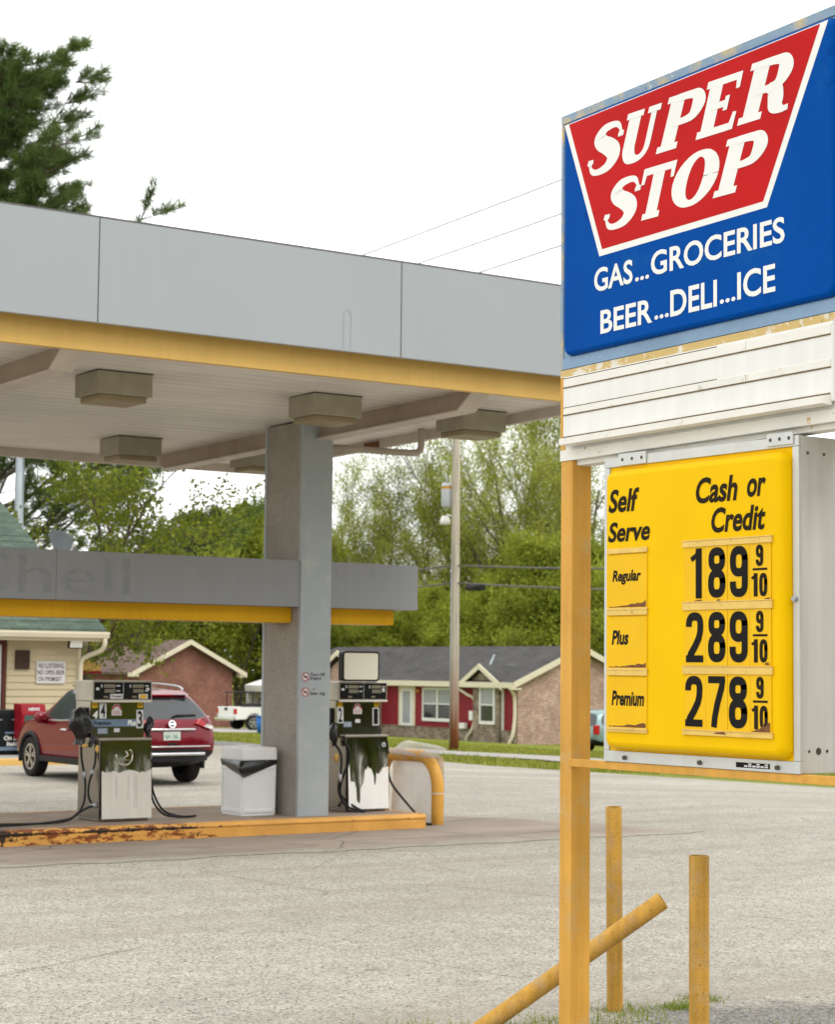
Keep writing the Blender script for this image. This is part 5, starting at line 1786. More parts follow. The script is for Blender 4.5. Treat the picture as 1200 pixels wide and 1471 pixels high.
# far wing with a gable towards the street
b = MB()
b.poly(HF, [(6.3, -2.2), (11.3, -2.2), (11.3, 1.3), (8.8, 2.6), (6.3, 1.3)], -2.0, .9)
b.build('wing_wall', 'pale_brick', h2)
b = MB()
for sa in (5.9, 11.7):
    V = [HF(s_, t_, n_) for n_ in (1.25, -3.7) for s_, t_ in ((sa, 1.28), (8.8, 2.88), (8.8, 2.74), (sa, 1.14))]
    b.add(V, [(0, 1, 2, 3), (7, 6, 5, 4), (0, 4, 5, 1), (1, 5, 6, 2), (2, 6, 7, 3), (3, 7, 4, 0)])
b.build('wing_roof', 'grey_shingle', h2)
b = MB()
for sa in (5.88, 11.72):
    V = [HF(s_, t_, n_) for n_ in (1.31, 1.252) for s_, t_ in ((sa, 1.30), (8.8, 2.90), (8.8, 2.64), (sa, 1.04))]
    b.add(V, [(0, 1, 2, 3), (7, 6, 5, 4), (0, 4, 5, 1), (1, 5, 6, 2), (2, 6, 7, 3), (3, 7, 4, 0)])
b.build('barge_board', 'cream_trim', h2)
b = MB()
b.tube(crom([HF(23.25, 1.05, .5), HF(23.2, .85, .35), HF(23.05, .6, .12), HF(23.05, -.3, .10), HF(23.05, -1.15, .22), HF(22.9, -1.55, .3), HF(22.8, -1.9, .35)], 4), .085, 8)
b.build('downspout', 'cream_trim', h2)
b = MB()
b.tube(crom([HF(18.9, 1.0, .5), HF(19.4, .7, .3), HF(19.75, .45, .12), HF(19.78, -.5, .12), HF(19.7, -1.1, .25), HF(19.4, -1.4, .3), HF(19.3, -2.0, .3)], 4), .07, 8)
b.build('downspout', 'cream_trim', h2)
b = MB()
b.tube([HF(19.5, 2.7, -1.3), HF(19.5, .9, -.35)], .05, 6)
b.box(60.3, 60.9, 79.0, 79.8, 2.0, 2.22)
b.build('roof_vent', 'galv', h2)
b = MB()
b.sphere(HF(14.85, .82, .12), .09)
b.build('porch_lamp', 'orange', h2)
b = MB()
b.fbox(HF, 19.55, 19.86, -.55, -.1, .13, .3)
b.fbox(HF, 18.8, 19.3, -.98, -.7, .21, .4)
b.build('meter_box', 'white_trim', h2)

tn = thing('garden_tent', (60.6, 99.4, -1.64), 'white canopy tent behind the white pickup truck', 'tent')
b = MB()
c = Vector((60.6, 99.4, -1.64))
th_ = 2.6
V = [c+Vector((x, y, 2.55)) for x, y in ((-th_, -th_), (th_, -th_), (th_, th_), (-th_, th_))] + [c+Vector((0, 0, 3.75))] + [c+Vector((x, y, 2.2)) for x, y in ((-th_, -th_), (th_, -th_), (th_, th_), (-th_, th_))]
b.add(V, [(0, 1, 4), (1, 2, 4), (2, 3, 4), (3, 0, 4), (5, 6, 1, 0), (6, 7, 2, 1), (7, 8, 3, 2), (8, 5, 0, 3)])
b.build('cover', 'tent', tn)
for x, y in ((-2.5, -2.5), (2.5, -2.5), (2.5, 2.5), (-2.5, 2.5)):
    b = MB()
    b.tube([c+Vector((x, y, -.3)), c+Vector((x, y, 2.5))], .05, 8)
    b.build('leg', 'white_trim', tn)
b = MB()
b.box(c.x-2.5, c.x+2.5, c.y+2.4, c.y+2.45, c.z, c.z+2.3)
b.build('side_wall', 'tent', tn)

# ------------------------------------------------------------------ utility pole and its wires
up_ = thing('utility_pole', (39.9, 55.72, gz(39.9)), 'weathered wooden utility pole with grey transformer in front of the red-panelled house', 'utility pole')
px_, py_ = 39.9, 55.72
b = MB()
b.tube([(px_, py_, -1.2), (px_, py_, 0), (px_-.01, py_, 1.4), (px_-.02, py_-.02, 3.5), (px_-.02, py_-.02, 6), (px_, py_, 9.5), (px_+.02, py_+.05, 13.2)], [.17, .166, .162, .156, .148, .135, .12], 16)
pl = b.build('shaft', 'wood_pole_stain', up_)
b = MB()
b.box(px_-.16, px_-.06, py_-1.2, py_+1.2, 12.6, 12.72)
b.build('crossarm', 'wood_pole', up_)
b = MB()
c = Vector((px_-.1, py_+.38, 7.95))
b.tube([c+Vector((0, 0, -.42)), c+Vector((0, 0, -.36)), c+Vector((0, 0, .34)), c+Vector((0, 0, .42))], [.17, .205, .205, .17], 18)
b.tube([c+Vector((0, 0, .48)), c+Vector((-.05, .05, .75))], .04, 8)
b.box(px_-.05, px_+.05, py_+.1, py_+.3, 7.7, 7.8)
tr_ = b.build('transformer', 'transformer', up_)
b = MB()
b.tube([c+Vector((0, 0, .22)), c+Vector((0, 0, .31))], .2075, 18, caps=False)
b.build('warning_band', 'orange', tr_)
b = MB()
b.tube([(px_, py_+.1, 7.2), (px_-.1, py_+.38, 7.28), (px_-.1, py_+.45, 7.2)], .03, 8)
b.tube([(px_-.1, py_+.5, 7.25), (px_-.1, py_+.5, 7.1), (px_-.1, py_+.5, 6.95)], [.10, .17, .20], 16)
b.build('street_lamp', 'letter_white', up_)
b = MB()
b.tube([(px_-.17, py_, -.6), (px_-.165, py_, 5.5)], .02, 6)
b.build('conduit', 'galv', up_)
def wire(name, a, b_, sag, r, mat, label, n=14, group='overhead wires along the street'):
    a, b_ = Vector(a), Vector(b_)
    m_ = MB()
    m_.tube([a.lerp(b_, i/n) - Vector((0, 0, sag*4*(i/n)*(1-i/n))) for i in range(n+1)], r, 6)
    o = m_.build(name, mat)
    return tag(o, label, 'wire', group)
wire('overhead_wire', (px_, 112, 16.2), (px_, 8, 20.4), 0.9, .026, 'wire_pale', 'uppermost thin grey wire across the white sky')
wire('overhead_wire', (px_, 112, 15.4), (px_, 8, 18.9), 0.8, .026, 'wire_pale', 'middle one of three thin grey wires across the white sky')
wire('overhead_wire', (px_, 112, 14.3), (px_, 8, 17.9), 0.8, .026, 'wire_pale', 'lowest of three thin grey wires across the white sky')
wire('overhead_wire', (px_, py_, 5.52), (px_, 98, 6.6), 0.7, .028, 'wire', 'dark cable at mid height running from the wooden pole to the left')
wire('overhead_wire', (px_, py_, 5.52), (px_, 14, 5.9), 0.75, .028, 'wire', 'dark cable at mid height running from the wooden pole to the right')
wire('overhead_wire', (px_, py_, 4.92), (px_, 98, 6.0), 0.7, .03, 'wire', 'lower dark cable from the wooden pole to the left')
w_ = wire('overhead_wire', (px_, py_, 4.92), (px_, 14, 4.9), 0.7, .03, 'wire', 'lower dark cable from the wooden pole to the right with a splice box')
b = MB()
b.tube([(px_, 55.0, 4.74), (px_, 54.1, 4.72)], .11, 10)
o = b.build('splice_box', 'car_black')
o.parent = w_
bb = thing('recycling_bin', (46.6, 80.25, gz(47)), 'blue plastic bin by the road, half hidden by the column', 'bin')
b = MB()
b.tube([(46.6, 80.25, gz(46.6)-.05), (46.6, 80.25, gz(46.6)+.75)], [.24, .30], 14)
b.build('tub', 'blue_plastic', bb)
b = MB()
b.tube([(46.6, 80.25, gz(46.6)+.751), (46.6, 80.25, gz(46.6)+.80)], .32, 14)
b.build('lid', 'blue_plastic', bb)

# ------------------------------------------------------------------ vehicles (built facing +Y, origin on the ground under the middle)
def car_shell(name, root, ST, mats, glass_side, wind, arches, wr, rear_glass=True, cut_x=.55):
    """ST: stations from tail to nose, each nine (x, y, z) points from the underbody round to the roof's middle"""
    b = MB()
    n = 9
    V = []
    for st in ST:
        V += st
    for st in ST:
        V += [(-x, y, z) for x, y, z in st]
    N = len(ST)*n
    def id_(i, j, side):
        return i*n+j+(N if side and 0 < j < 8 else 0)
    F, Mi = [], []
    for i in range(len(ST)-1):
        for j in range(8):
            m_ = 0
            if j <= 1:
                m_ = 2
            if j == 5 and i in glass_side:
                m_ = 1
            if i in wind and j >= 6:
                m_ = 1
            for sd in (0, 1):
                q = [id_(i, j, sd), id_(i, j+1, sd), id_(i+1, j+1, sd), id_(i+1, j, sd)]
                F.append(q if sd else q[::-1])
                Mi.append(m_)
    for i, sg in ((0, -1), (len(ST)-1, 1)):                    # tail and nose
        st = ST[i]
        cen, half = {}, {}
        for j in range(1, 8):
            x, y, z = st[j]
            cen[j] = len(V)
            V.append((0, y+sg*.05, z))
            for sd in (0, 1):
                half[j, sd] = len(V)
                V.append((x*.6*(-1 if sd else 1), y+sg*.04, z))
        for sd in (0, 1):
            for j in range(1, 7):
                m_ = 2 if j <= 1 else 0
                if i == 0 and rear_glass and j == 5:
                    m_ = 1
                a = [(id_(i, j, sd), half[j, sd], half[j+1, sd], id_(i, j+1, sd)), (half[j, sd], cen[j], cen[j+1], half[j+1, sd])]
                for q in a:
                    q = list(q)
                    flip = (sd == 1) ^ (sg == 1)
                    F.append(q[::-1] if not flip else q)
                    Mi.append(m_)
            c0, c8 = id_(i, 0, sd), id_(i, 8, sd)
            q1 = [c0, cen[1], half[1, sd], id_(i, 1, sd)]
            q2 = [id_(i, 7, sd), half[7, sd], cen[7], c8]
            for q, m_ in ((q1, 2), (q2, 0)):
                flip = (sd == 1) ^ (sg == 1)
                F.append(q if flip else q[::-1])
                Mi.append(m_)
    b.add(V, F, 0, True)
    b.mi = Mi
    o = b.build(name, mats, root, local=True)
    bm = bmesh.new()
    bm.from_mesh(o.data)
    bmesh.ops.remove_doubles(bm, verts=bm.verts, dist=1e-5)
    bmesh.ops.recalc_face_normals(bm, faces=bm.faces)
    cl = bm.edges.layers.float.get('crease_edge') or bm.edges.layers.float.new('crease_edge')
    for e in bm.edges:
        ms = {f.material_index for f in e.link_faces}
        if len(ms) > 1:
            e[cl] = .55
    bm.to_mesh(o.data)
    bm.free()
    md = o.modifiers.new('s', 'SUBSURF')
    md.levels = md.render_levels = 2
    cut = MB()
    for (y, z) in arches:
        for sx in (-1, 1):
            cut.tube([(sx*cut_x, y, z), (sx*1.3, y, z)], wr, 32, m=2)
    for k in range(len(cut.f)):
        cut.sm[k] = False
    co = cut.build('cutter', mats, None, local=True)
    md = o.modifiers.new('b', 'BOOLEAN')
    md.object, md.operation, md.solver = co, 'DIFFERENCE', 'EXACT'
    lo = o.location.copy()
    par = o.parent
    o.parent = None
    bpy.context.view_layer.update()
    me = bpy.data.meshes.new_from_object(o.evaluated_get(bpy.context.evaluated_depsgraph_get()))
    o.parent = par
    o.modifiers.clear()
    o.data = me
    bpy.data.objects.remove(co)
    return o

def wheel(root, x, y, r, w, mats=('tyre', 'rim'), spokes=5):
    sx = 1 if x > 0 else -1
    b = MB()
    prof = [(.55, r*.62), (.9, r*.70), (1.0, r*.78), (1.0, r*.88), (.92, r*.97), (.6, r), (-.6, r), (-.92, r*.97), (-1, r*.88), (-.9, r*.6)]
    seg = 32
    V = [(x+sx*w/2*a, y+rr*cos(2*pi*j/seg), r+rr*sin(2*pi*j/seg)) for a, rr in prof for j in range(seg)]
    b.add(V, [(i*seg+j, i*seg+(j+1) % seg, (i+1)*seg+(j+1) % seg, (i+1)*seg+j) for i in range(len(prof)-1) for j in range(seg)], 0, True)
    wh = b.build('wheel', mats[0], root, local=True)
    b = MB()
    f = Fr((x+sx*w*.36, y, r), (0, sx, 0), (0, 0, 1))
    b.disc(f, 0, 0, r*.62, -.03, 1, 24)
    b.ring(f, 0, 0, r*.57, r*.66, .02, 0, 32)
    for k in range(spokes):
        a = 2*pi*k/spokes+.3
        for d in (-.13, .13):
            p0 = (r*.1*cos(a), r*.1*sin(a))
            p1 = (r*.6*cos(a+d*1.4), r*.6*sin(a+d*1.4))
            b.ribbon(f, [(*p0, r*.13), (*p1, r*.09)], .015+.001*k+(.0005 if d > 0 else 0), 0, 0)
    b.disc(f, 0, 0, r*.14, .026, 0, 14)
    b.build('rim', [mats[1], 'car_black'], wh, local=True)
    return wh

def ST(yl, ym, yb, yt, zb, wm, zm, wb, zbelt, wt, zt):
    return [(0, yl, zb), (wm*.80, yl, zb), (wm*.97, yl*.5+ym*.5, zb+.15), (wm, ym, zm), (wb, yb, zbelt), (wb-.022, yb*.93+yt*.07, zbelt+.035), (wt, yt, zt-.045), (wt*.80, yt, zt), (0, yt, zt+.02)]

suv = thing('parked_suv', (15.58, 32.15, 0), 'dark red SUV parked nose-in to the store behind the pumps', 'car')
S_ = [ST(-2.27, -2.32, -2.22, -1.84, .44, .84, .72, .83, 1.06, .60, 1.51),
      ST(-2.16, -2.20, -2.08, -1.70, .36, .90, .72, .875, 1.07, .635, 1.555),
      ST(-1.75, -1.75, -1.62, -1.25, .27, .92, .72, .895, 1.06, .655, 1.60),
      ST(-.80, -.80, -.72, -.55, .23, .925, .70, .90, 1.02, .665, 1.635),
      ST(.30, .30, .22, .08, .23, .92, .70, .895, .985, .655, 1.62),
      ST(1.02, 1.02, .98, .42, .23, .915, .70, .885, .985, .635, 1.575),
      ST(1.35, 1.35, 1.38, 1.30, .23, .915, .70, .865, .995, .74, 1.075),
      ST(1.85, 1.85, 1.88, 1.88, .25, .90, .68, .82, .95, .66, 1.02),
      ST(2.15, 2.17, 2.15, 2.12, .28, .85, .62, .75, .86, .60, .94),
      ST(2.28, 2.33, 2.28, 2.24, .34, .74, .56, .66, .74, .52, .80)]
body = car_shell('body', suv, S_, ['car_red', 'glass_dark', 'car_black'], {1, 2, 3, 4}, {5}, [(-1.33, .36), (1.37, .36)], .40)
for x in (-.80, .80):
    for y in (-1.33, 1.37):
        wheel(suv, x, y, .355, .235)
for sx in (-1, 1):
    for y in (-1.33, 1.37):                                    # black arch cladding
        q = [Vector((sx*.905, y+.415*cos(a), .36+.415*sin(a))) for a in np.linspace(-.25, pi+.25, 20)]
        b = MB()
        b.tube(q, .04, 8)
        b.build('arch_cladding', 'car_black', suv, local=True)
for sx in (-1, 1):
    b = MB()                                                   # wrap-round tail lamp
    V = [(sx*.46, -2.310, 1.03), (sx*.76, -2.295, .925), (sx*.915, -2.08, .945), (sx*.90, -1.84, 1.09), (sx*.86, -2.08, 1.15), (sx*.58, -2.27, 1.115)]
    V2 = [(x-sx*.05, y+.14, z) for x, y, z in V]
    b.add(V+V2, [(0, 1, 2, 3, 4, 5), (11, 10, 9, 8, 7, 6)] + [(i, 6+i, 6+(i+1) % 6, (i+1) % 6) for i in range(6)], 0)
    o = b.build('tail_lamp', 'tail_red', suv, .012, local=True)
    b = MB()
    b.add([(sx*.60, -2.318, .985), (sx*.77, -2.303, .935), (sx*.82, -2.26, .985), (sx*.68, -2.312, 1.03)], [(0, 1, 2, 3)])
    b.build('reverse_lens', 'lamp_clear', o, local=True)
    b = MB()
    b.sphere((sx*.98, .78, 1.06), .13, 0, 12, 8, (1, .62, .78))
    b.tube([(sx*.86, .80, .99), (sx*.98, .79, 1.0)], .04, 8)
    b.build('mirror', 'car_red', suv, local=True)
    b = MB()
    b.tube(crom([(sx*.60, -1.55, 1.575), (sx*.60, -1.35, 1.64), (sx*.61, -.4, 1.675), (sx*.60, .25, 1.63)], 5), .022, 8)
    b.build('roof_rail', 'rim', suv, local=True)
    b = MB()
    b.tube([(sx*.93, .05, .87), (sx*.955, -.02, .875), (sx*.955, -.16, .875), (sx*.93, -.22, .87)], .018, 6)
    b.build('door_handle', 'chrome', suv, local=True)
    b = MB()
    b.tube(crom([(sx*.885, .98, 1.03), (sx*.905, .2, 1.025), (sx*.91, -.7, 1.06), (sx*.90, -1.5, 1.11)], 5), .012, 6)
    b.build('sill_strip', 'chrome', suv, local=True)
    b = MB()
    b.box(sx*.925-.015, sx*.925+.015, -.85, .9, .30, .40)
    b.build('sill_cladding', 'car_black', suv, .01, local=True)
RF = Fr((0, -2.345, 0), (1, 0, 0), (0, .02, 1))
b = MB()
q = [(-.70, -2.28, .41), (-.45, -2.375, .41), (.45, -2.375, .41), (.70, -2.28, .41)]
V = [(x, y, z+dz) for dz in (0, .20) for x, y, z in q] + [(x, y+.12, z+dz) for dz in (0, .2) for x, y, z in q]
b.add(V, [(0, 1, 5, 4), (1, 2, 6, 5), (2, 3, 7, 6), (8, 12, 13, 9), (4, 5, 13, 12), (5, 6, 14, 13), (6, 7, 15, 14), (0, 8, 9, 1), (1, 9, 10, 2), (2, 10, 11, 3)])
bp = b.build('bumper', 'car_black', suv, local=True)
b = MB()
b.tube(crom([(-.60, -2.355, .53), (-.35, -2.385, .53), (.35, -2.385, .53), (.60, -2.355, .53)], 4), .03, 8)
b.build('bumper_trim', 'chrome', bp, local=True)
b = MB()
b.tube(crom([(-.45, -2.315, .935), (-.2, -2.335, .935), (.2, -2.335, .935), (.45, -2.315, .935)], 4), .02, 8)
b.build('garnish', 'chrome', suv, local=True)
b = MB()
b.tube(crom([(-.72, -2.34, .655), (-.3, -2.385, .655), (.3, -2.385, .655), (.72, -2.34, .655)], 4), .012, 6)
b.build('crease_strip', 'chrome', suv, local=True)
EF = Fr((0, -2.335, 1.025), (1, 0, 0), (0, .25, 1))
b = MB()
b.ring(EF, 0, 0, .045, .068, .006, 0, 24)
b.face(EF, [(-.07, -.016), (.07, -.016), (.07, .016), (-.07, .016)], .009)
b.disc(EF, 0, 0, .046, .005, 1, 20)
b.build('emblem', ['chrome', 'car_black'], suv, local=True)
b = MB()
PF_ = Fr((-.155, -2.345, .745), (1, 0, 0), (0, .03, 1))
b.fbox(PF_, 0, .31, 0, .155, -.02, .0)
pl = b.build('number_plate', 'plate', suv, .003, local=True)
b = MB()
b.text(PF_, '6A 16L', .03, .04, .28, .115, .001, 0, 0, .02)
b.build('lettering', 'plate_green', pl, local=True)
b = MB()
b.box(-.09, .09, -2.372, -2.33, .655+.03, .655+.06)
b.build('latch', 'car_black', suv, local=True)
b = MB()
b.tube([(.05, -2.215, 1.13), (.14, -2.20, 1.165), (.52, -2.165, 1.17)], .018, 6)
b.build('wiper', 'car_black', suv, local=True)
b = MB()
V = [(x, y, z) for x in (-.52, .52) for y, z in ((-1.95, 1.505), (-1.70, 1.575), (-1.55, 1.57), (-1.72, 1.50))]
b.add(V, [(0, 4, 5, 1), (1, 5, 6, 2), (2, 6, 7, 3), (3, 7, 4, 0), (0, 1, 2, 3), (7, 6, 5, 4)])
o = b.build('spoiler', 'car_red', suv, .01, local=True)
b = MB()
b.box(-.2, .2, -1.955, -1.935, 1.495, 1.51)
b.build('brake_lamp', 'tail_red', o, local=True)
b = MB()
b.sphere((0, -.9, 1.665), .06, 0, 10, 6, (.6, 1.3, 1))
b.build('antenna', 'car_red', suv, local=True)

# teal minivan, seen between the sign post and the price sign
van = thing('parked_minivan', (54.2, 63.32, gz(54)), 'teal minivan parked beside the pale brick house gable', 'minivan')
S_ = [ST(-2.48, -2.52, -2.46, -2.25, .45, .88, .75, .90, 1.06, .72, 1.66),
      ST(-2.35, -2.38, -2.30, -2.05, .36, .95, .75, .95, 1.06, .75, 1.72),
      ST(-1.7, -1.7, -1.65, -1.5, .27, .975, .72, .965, 1.04, .77, 1.75),
      ST(-.6, -.6, -.6, -.55, .24, .98, .70, .965, 1.0, .77, 1.76),
      ST(.5, .5, .4, .25, .24, .98, .70, .96, .98, .76, 1.73),
      ST(1.3, 1.3, 1.3, .65, .24, .97, .70, .95, .98, .74, 1.66),
      ST(1.7, 1.7, 1.75, 1.68, .25, .96, .70, .92, .98, .78, 1.06),
      ST(2.2, 2.2, 2.2, 2.15, .28, .90, .66, .82, .88, .66, .96),
      ST(2.45, 2.5, 2.45, 2.4, .34, .76, .58, .68, .74, .54, .80)]
car_shell('body', van, S_, ['car_teal', 'glass_dark', 'car_black'], {1, 2, 3, 4}, {5}, [(-1.5, .34), (1.55, .34)], .39)
for x in (-.83, .83):
    for y in (-1.5, 1.55):
        wheel(van, x, y, .335, .22)
for sx in (-1, 1):
    b = MB()
    b.box(sx*.86-.085, sx*.86+.085, -2.54, -2.30, .78, 1.16)
    b.build('tail_lamp', 'tail_red', van, .03, local=True)
b = MB()
b.box(-.15, .15, -2.56, -2.52, .80, .93)
b.build('number_plate', 'plate', van, .005, local=True)
b = MB()
b.box(-.75, .75, -2.59, -2.45, .45, .58)
b.build('bumper', 'car_black', van, .03, local=True)
van.rotation_euler = (0, 0, R(-90))

# white pickup
tk = thing('pickup_truck', (53.0, 90.95, gz(52)), 'white pickup truck with black rack in the bed, by the red brick house', 'pickup truck')
S_ = [ST(-.1, -.1, -.08, .02, .42, .93, .75, .92, 1.16, .72, 1.78),
      ST(.15, .15, .15, .25, .40, .95, .75, .93, 1.16, .75, 1.85),
      ST(.9, .9, .9, .85, .40, .95, .75, .93, 1.15, .75, 1.87),
      ST(1.45, 1.45, 1.45, 1.1, .40, .95, .75, .93, 1.14, .73, 1.80),
      ST(1.75, 1.75, 1.8, 1.75, .40, .95, .75, .92, 1.14, .80, 1.22),
      ST(2.3, 2.3, 2.3, 2.3, .40, .94, .75, .90, 1.10, .75, 1.17),
      ST(2.75, 2.8, 2.75, 2.72, .45, .86, .70, .84, .98, .70, 1.08)]
car_shell('cab', tk, S_, ['car_white', 'glass_dark', 'car_black'], {1, 2}, {3}, [(1.85, .42)], .46)
b = MB()
for sx in (-1, 1):
    x0, x1 = sorted((sx*.95, sx*.82))
    n_ = 20
    prof = [(-.14, 1.18), (-.14, .55)] + [(-1.25+.47*cos(a), .42+.47*sin(a)) for a in np.linspace(.35, pi-.35, n_)] + [(-2.32, .55), (-2.36, .75), (-2.36, 1.20)]
    V = [(x, y, z) for x in (x0, x1) for y, z in prof]
    k = len(prof)
    b.add(V, [list(range(k)), list(range(2*k-1, k-1, -1))] + [(i, k+i, k+(i+1) % k, (i+1) % k) for i in range(k)])
b.box(-.82, .82, -2.3, -.14, .62, .68)
b.box(-.82, .82, -.20, -.14, .681, 1.18)
bd = b.build('bed', 'car_white', tk, .015, local=True)
b = MB()
b.box(-.80, .80, -2.38, -2.31, .66, 1.20)
tg = b.build('tailgate', 'car_white', tk, .02, local=True)
b = MB()
b.box(-.16, .16, -2.395, -2.381, 1.02, 1.16)
b.build('handle', 'car_black', tg, local=True)
b = MB()
b.box(-.90, .90, -2.55, -2.39, .50, .64)
b.build('bumper', 'chrome', tk, .03, local=True)
for sx in (-1, 1):
    b = MB()
    b.box(sx*.885-.072, sx*.885+.072, -2.40, -2.25, .84, 1.12)
    b.build('tail_lamp', 'tail_red', tk, .02, local=True)
for x in (-.82, .82):
    for y in (-1.25, 1.85):
        wheel(tk, x, y, .39, .26)
b = MB()
for y in (-1.9, -.35):
    for x in (-.78, .78):
        b.tube([(x, y, 1.15), (x, y, 1.95)], .03, 6)
    b.tube([(-.80, y, 1.95), (.80, y, 1.95)], .03, 6)
for x in (-.78, .78):
    b.tube([(x, -2.0, 1.95), (x, .3, 1.95)], .03, 6)
b.build('rack', 'car_black', tk, local=True)
b = MB()
b.box(-.80, .80, -.95, -.45, 1.02, 1.38)
b.build('tool_box', 'car_black', tk, .02, local=True)
tk.rotation_euler = (0, 0, R(-90))

# ------------------------------------------------------------------ trees
def rot_about(d, ang, az):
    d = Vector(d).normalized()
    e = d.orthogonal().normalized()
    f = d.cross(e)
    s = e*cos(az)+f*sin(az)
    return (d*cos(ang)+s*sin(ang)).normalized()

def skeleton(seed, h, r0, levels, tropism, forks, spread, first, lenf, lean=(0, 0), rmin=.006):
    """a trunk with limbs that fork and thin out; returns tubes and twig points"""
    rng = random.Random(seed)
    tubes, twigs = [], []
    def grow(p, d, L, r, lev):
        n = 5 if lev == 0 else 4
        pts, rs = [p.copy()], [r]
        q, dd = p.copy(), d.copy()
        kids = []
        for i in range(n):
            dd = (dd + Vector((rng.gauss(0, .10), rng.gauss(0, .10), rng.gauss(0, .06) + tropism[lev]))).normalized()
            q = q + dd*(L/n)
            pts.append(q.copy())
            rs.append(max(r*(1-.72*(i+1)/n), rmin))
            kids.append((q.copy(), dd.copy(), rs[-1], (i+1)/n))
        tubes.append((pts, rs, lev))
        if lev >= levels-1:
            twigs.extend(pts[1:])
            return
        if lev >= levels-2:
            twigs.extend(pts[2:])
        k = forks[lev]
        for j in range(k):
            t = first[lev] + (1-first[lev])*(j+rng.random())/k
            i = min(n-1, int(t*n))
            fr = t*n-i
            a, c = pts[i], pts[min(i+1, n)]
            base = a.lerp(c, fr)
            rr = rs[i]*(1-fr)+rs[min(i+1, n)]*fr
            nd = rot_about(kids[min(i, n-1)][1], R(spread[lev]+rng.uniform(-14, 14)), rng.uniform(0, 2*pi) if lev else 2.4*j+rng.uniform(-.4, .4))
            grow(base, nd, L*lenf[lev]*rng.uniform(.75, 1.15)*(1.15-.55*t if lev == 0 else 1), rr*.68, lev+1)
    grow(Vector((0, 0, -.3)), Vector((lean[0], lean[1], 1)).normalized(), h, r0, 0)
    return tubes, twigs

def wood_mesh(name, tubes, mat, seg=(9, 6, 4, 3, 3), minlev=9):
    b = MB()
    for pts, rs, lev in tubes:
        if lev <= minlev:
            b.tube(pts, rs, seg[min(lev, 4)], caps=False)
    me = bpy.data.meshes.new(name)
    me.from_pydata(b.v, [], b.f)
    me.polygons.foreach_set('use_smooth', b.sm)
    me.materials.append(MT[mat])
    return me

def leaf_mesh(name, pts, per, sig, size, mat, seed, asp=.6, droop=0.0):
    rng = np.random.default_rng(seed)
    P_ = np.array([tuple(p) for p in pts])
    C = np.repeat(P_, per, axis=0)
    C = C + rng.normal(0, sig, C.shape)*np.array([1, 1, .8])
    n = len(C)
    a = rng.normal(0, 1, (n, 3))
    a[:, 2] -= droop
    a /= np.linalg.norm(a, axis=1)[:, None]
    c = rng.normal(0, 1, (n, 3))
    c -= a*(a*c).sum(1)[:, None]
    c /= np.linalg.norm(c, axis=1)[:, None]
    s = size*rng.uniform(.6, 1.35, (n, 1))
    nn = np.cross(a, c)*s*.14
    V = np.empty((n, 4, 3))
    V[:, 0] = C - a*s*.5
    V[:, 1] = C + c*s*asp*.5 + nn
    V[:, 2] = C + a*s*.5
    V[:, 3] = C - c*s*asp*.5 + nn
    me = bpy.data.meshes.new(name)
    me.vertices.add(n*4)
    me.vertices.foreach_set('co', V.reshape(-1))
    me.loops.add(n*4)
    me.loops.foreach_set('vertex_index', np.arange(n*4, dtype=np.int32))
    me.polygons.add(n)
    me.polygons.foreach_set('loop_start', np.arange(0, n*4, 4, dtype=np.int32))
    me.polygons.foreach_set('loop_total', np.full(n, 4, dtype=np.int32))
    me.update(calc_edges=True)
    me.materials.append(MT[mat])
    return me

def plant(name, loc, label, cat, group, wood, leaf, rz=0.0, sc=(1, 1, 1)):
    t = thing(name, loc, label, cat, group)
    for nm_, me in (('trunk', wood), ('crown', leaf)):
        o = bpy.data.objects.new(nm_, me)
        COL.objects.link(o)
        o.parent = t
    t.rotation_euler = (0, 0, rz)
    t.scale = sc
    return t

# tall thin-leaved spring trees (18 m)
spring = []
for sd in (3, 14, 27):
    tb, tw = skeleton(sd, 15.0, .24, 4, (.02, .10, .07, .04), (10, 7, 6, 0), (28, 26, 32, 40), (.16, .2, .2, 0), (.60, .52, .50, 0), rmin=.013)
    spring.append((wood_mesh('spring_trunk', tb, 'bark'), leaf_mesh('spring_crown', tw, 17, .27, .12, 'leaf_spring', sd)))
# round bright bushy trees (9 m)
bushy = []
for sd in (5, 18, 41):
    tb, tw = skeleton(sd, 7.0, .16, 4, (.02, .05, .03, 0), (11, 7, 5, 0), (50, 42, 45, 40), (.08, .15, .15, 0), (.62, .52, .5, 0))
    bushy.append((wood_mesh('bushy_trunk', tb, 'bark', minlev=2), leaf_mesh('bushy_crown', tw, 30, .32, .17, 'leaf_bright', sd)))
# darker full trees (14 m)
full = []
for sd in (8, 22):
    tb, tw = skeleton(sd, 11.0, .26, 4, (.02, .05, .03, 0), (11, 7, 5, 0), (48, 40, 44, 40), (.12, .18, .2, 0), (.56, .52, .5, 0))
    full.append((wood_mesh('full_trunk', tb, 'bark', minlev=2), leaf_mesh('full_crown', tw, 26, .42, .22, 'leaf_mid', sd)))

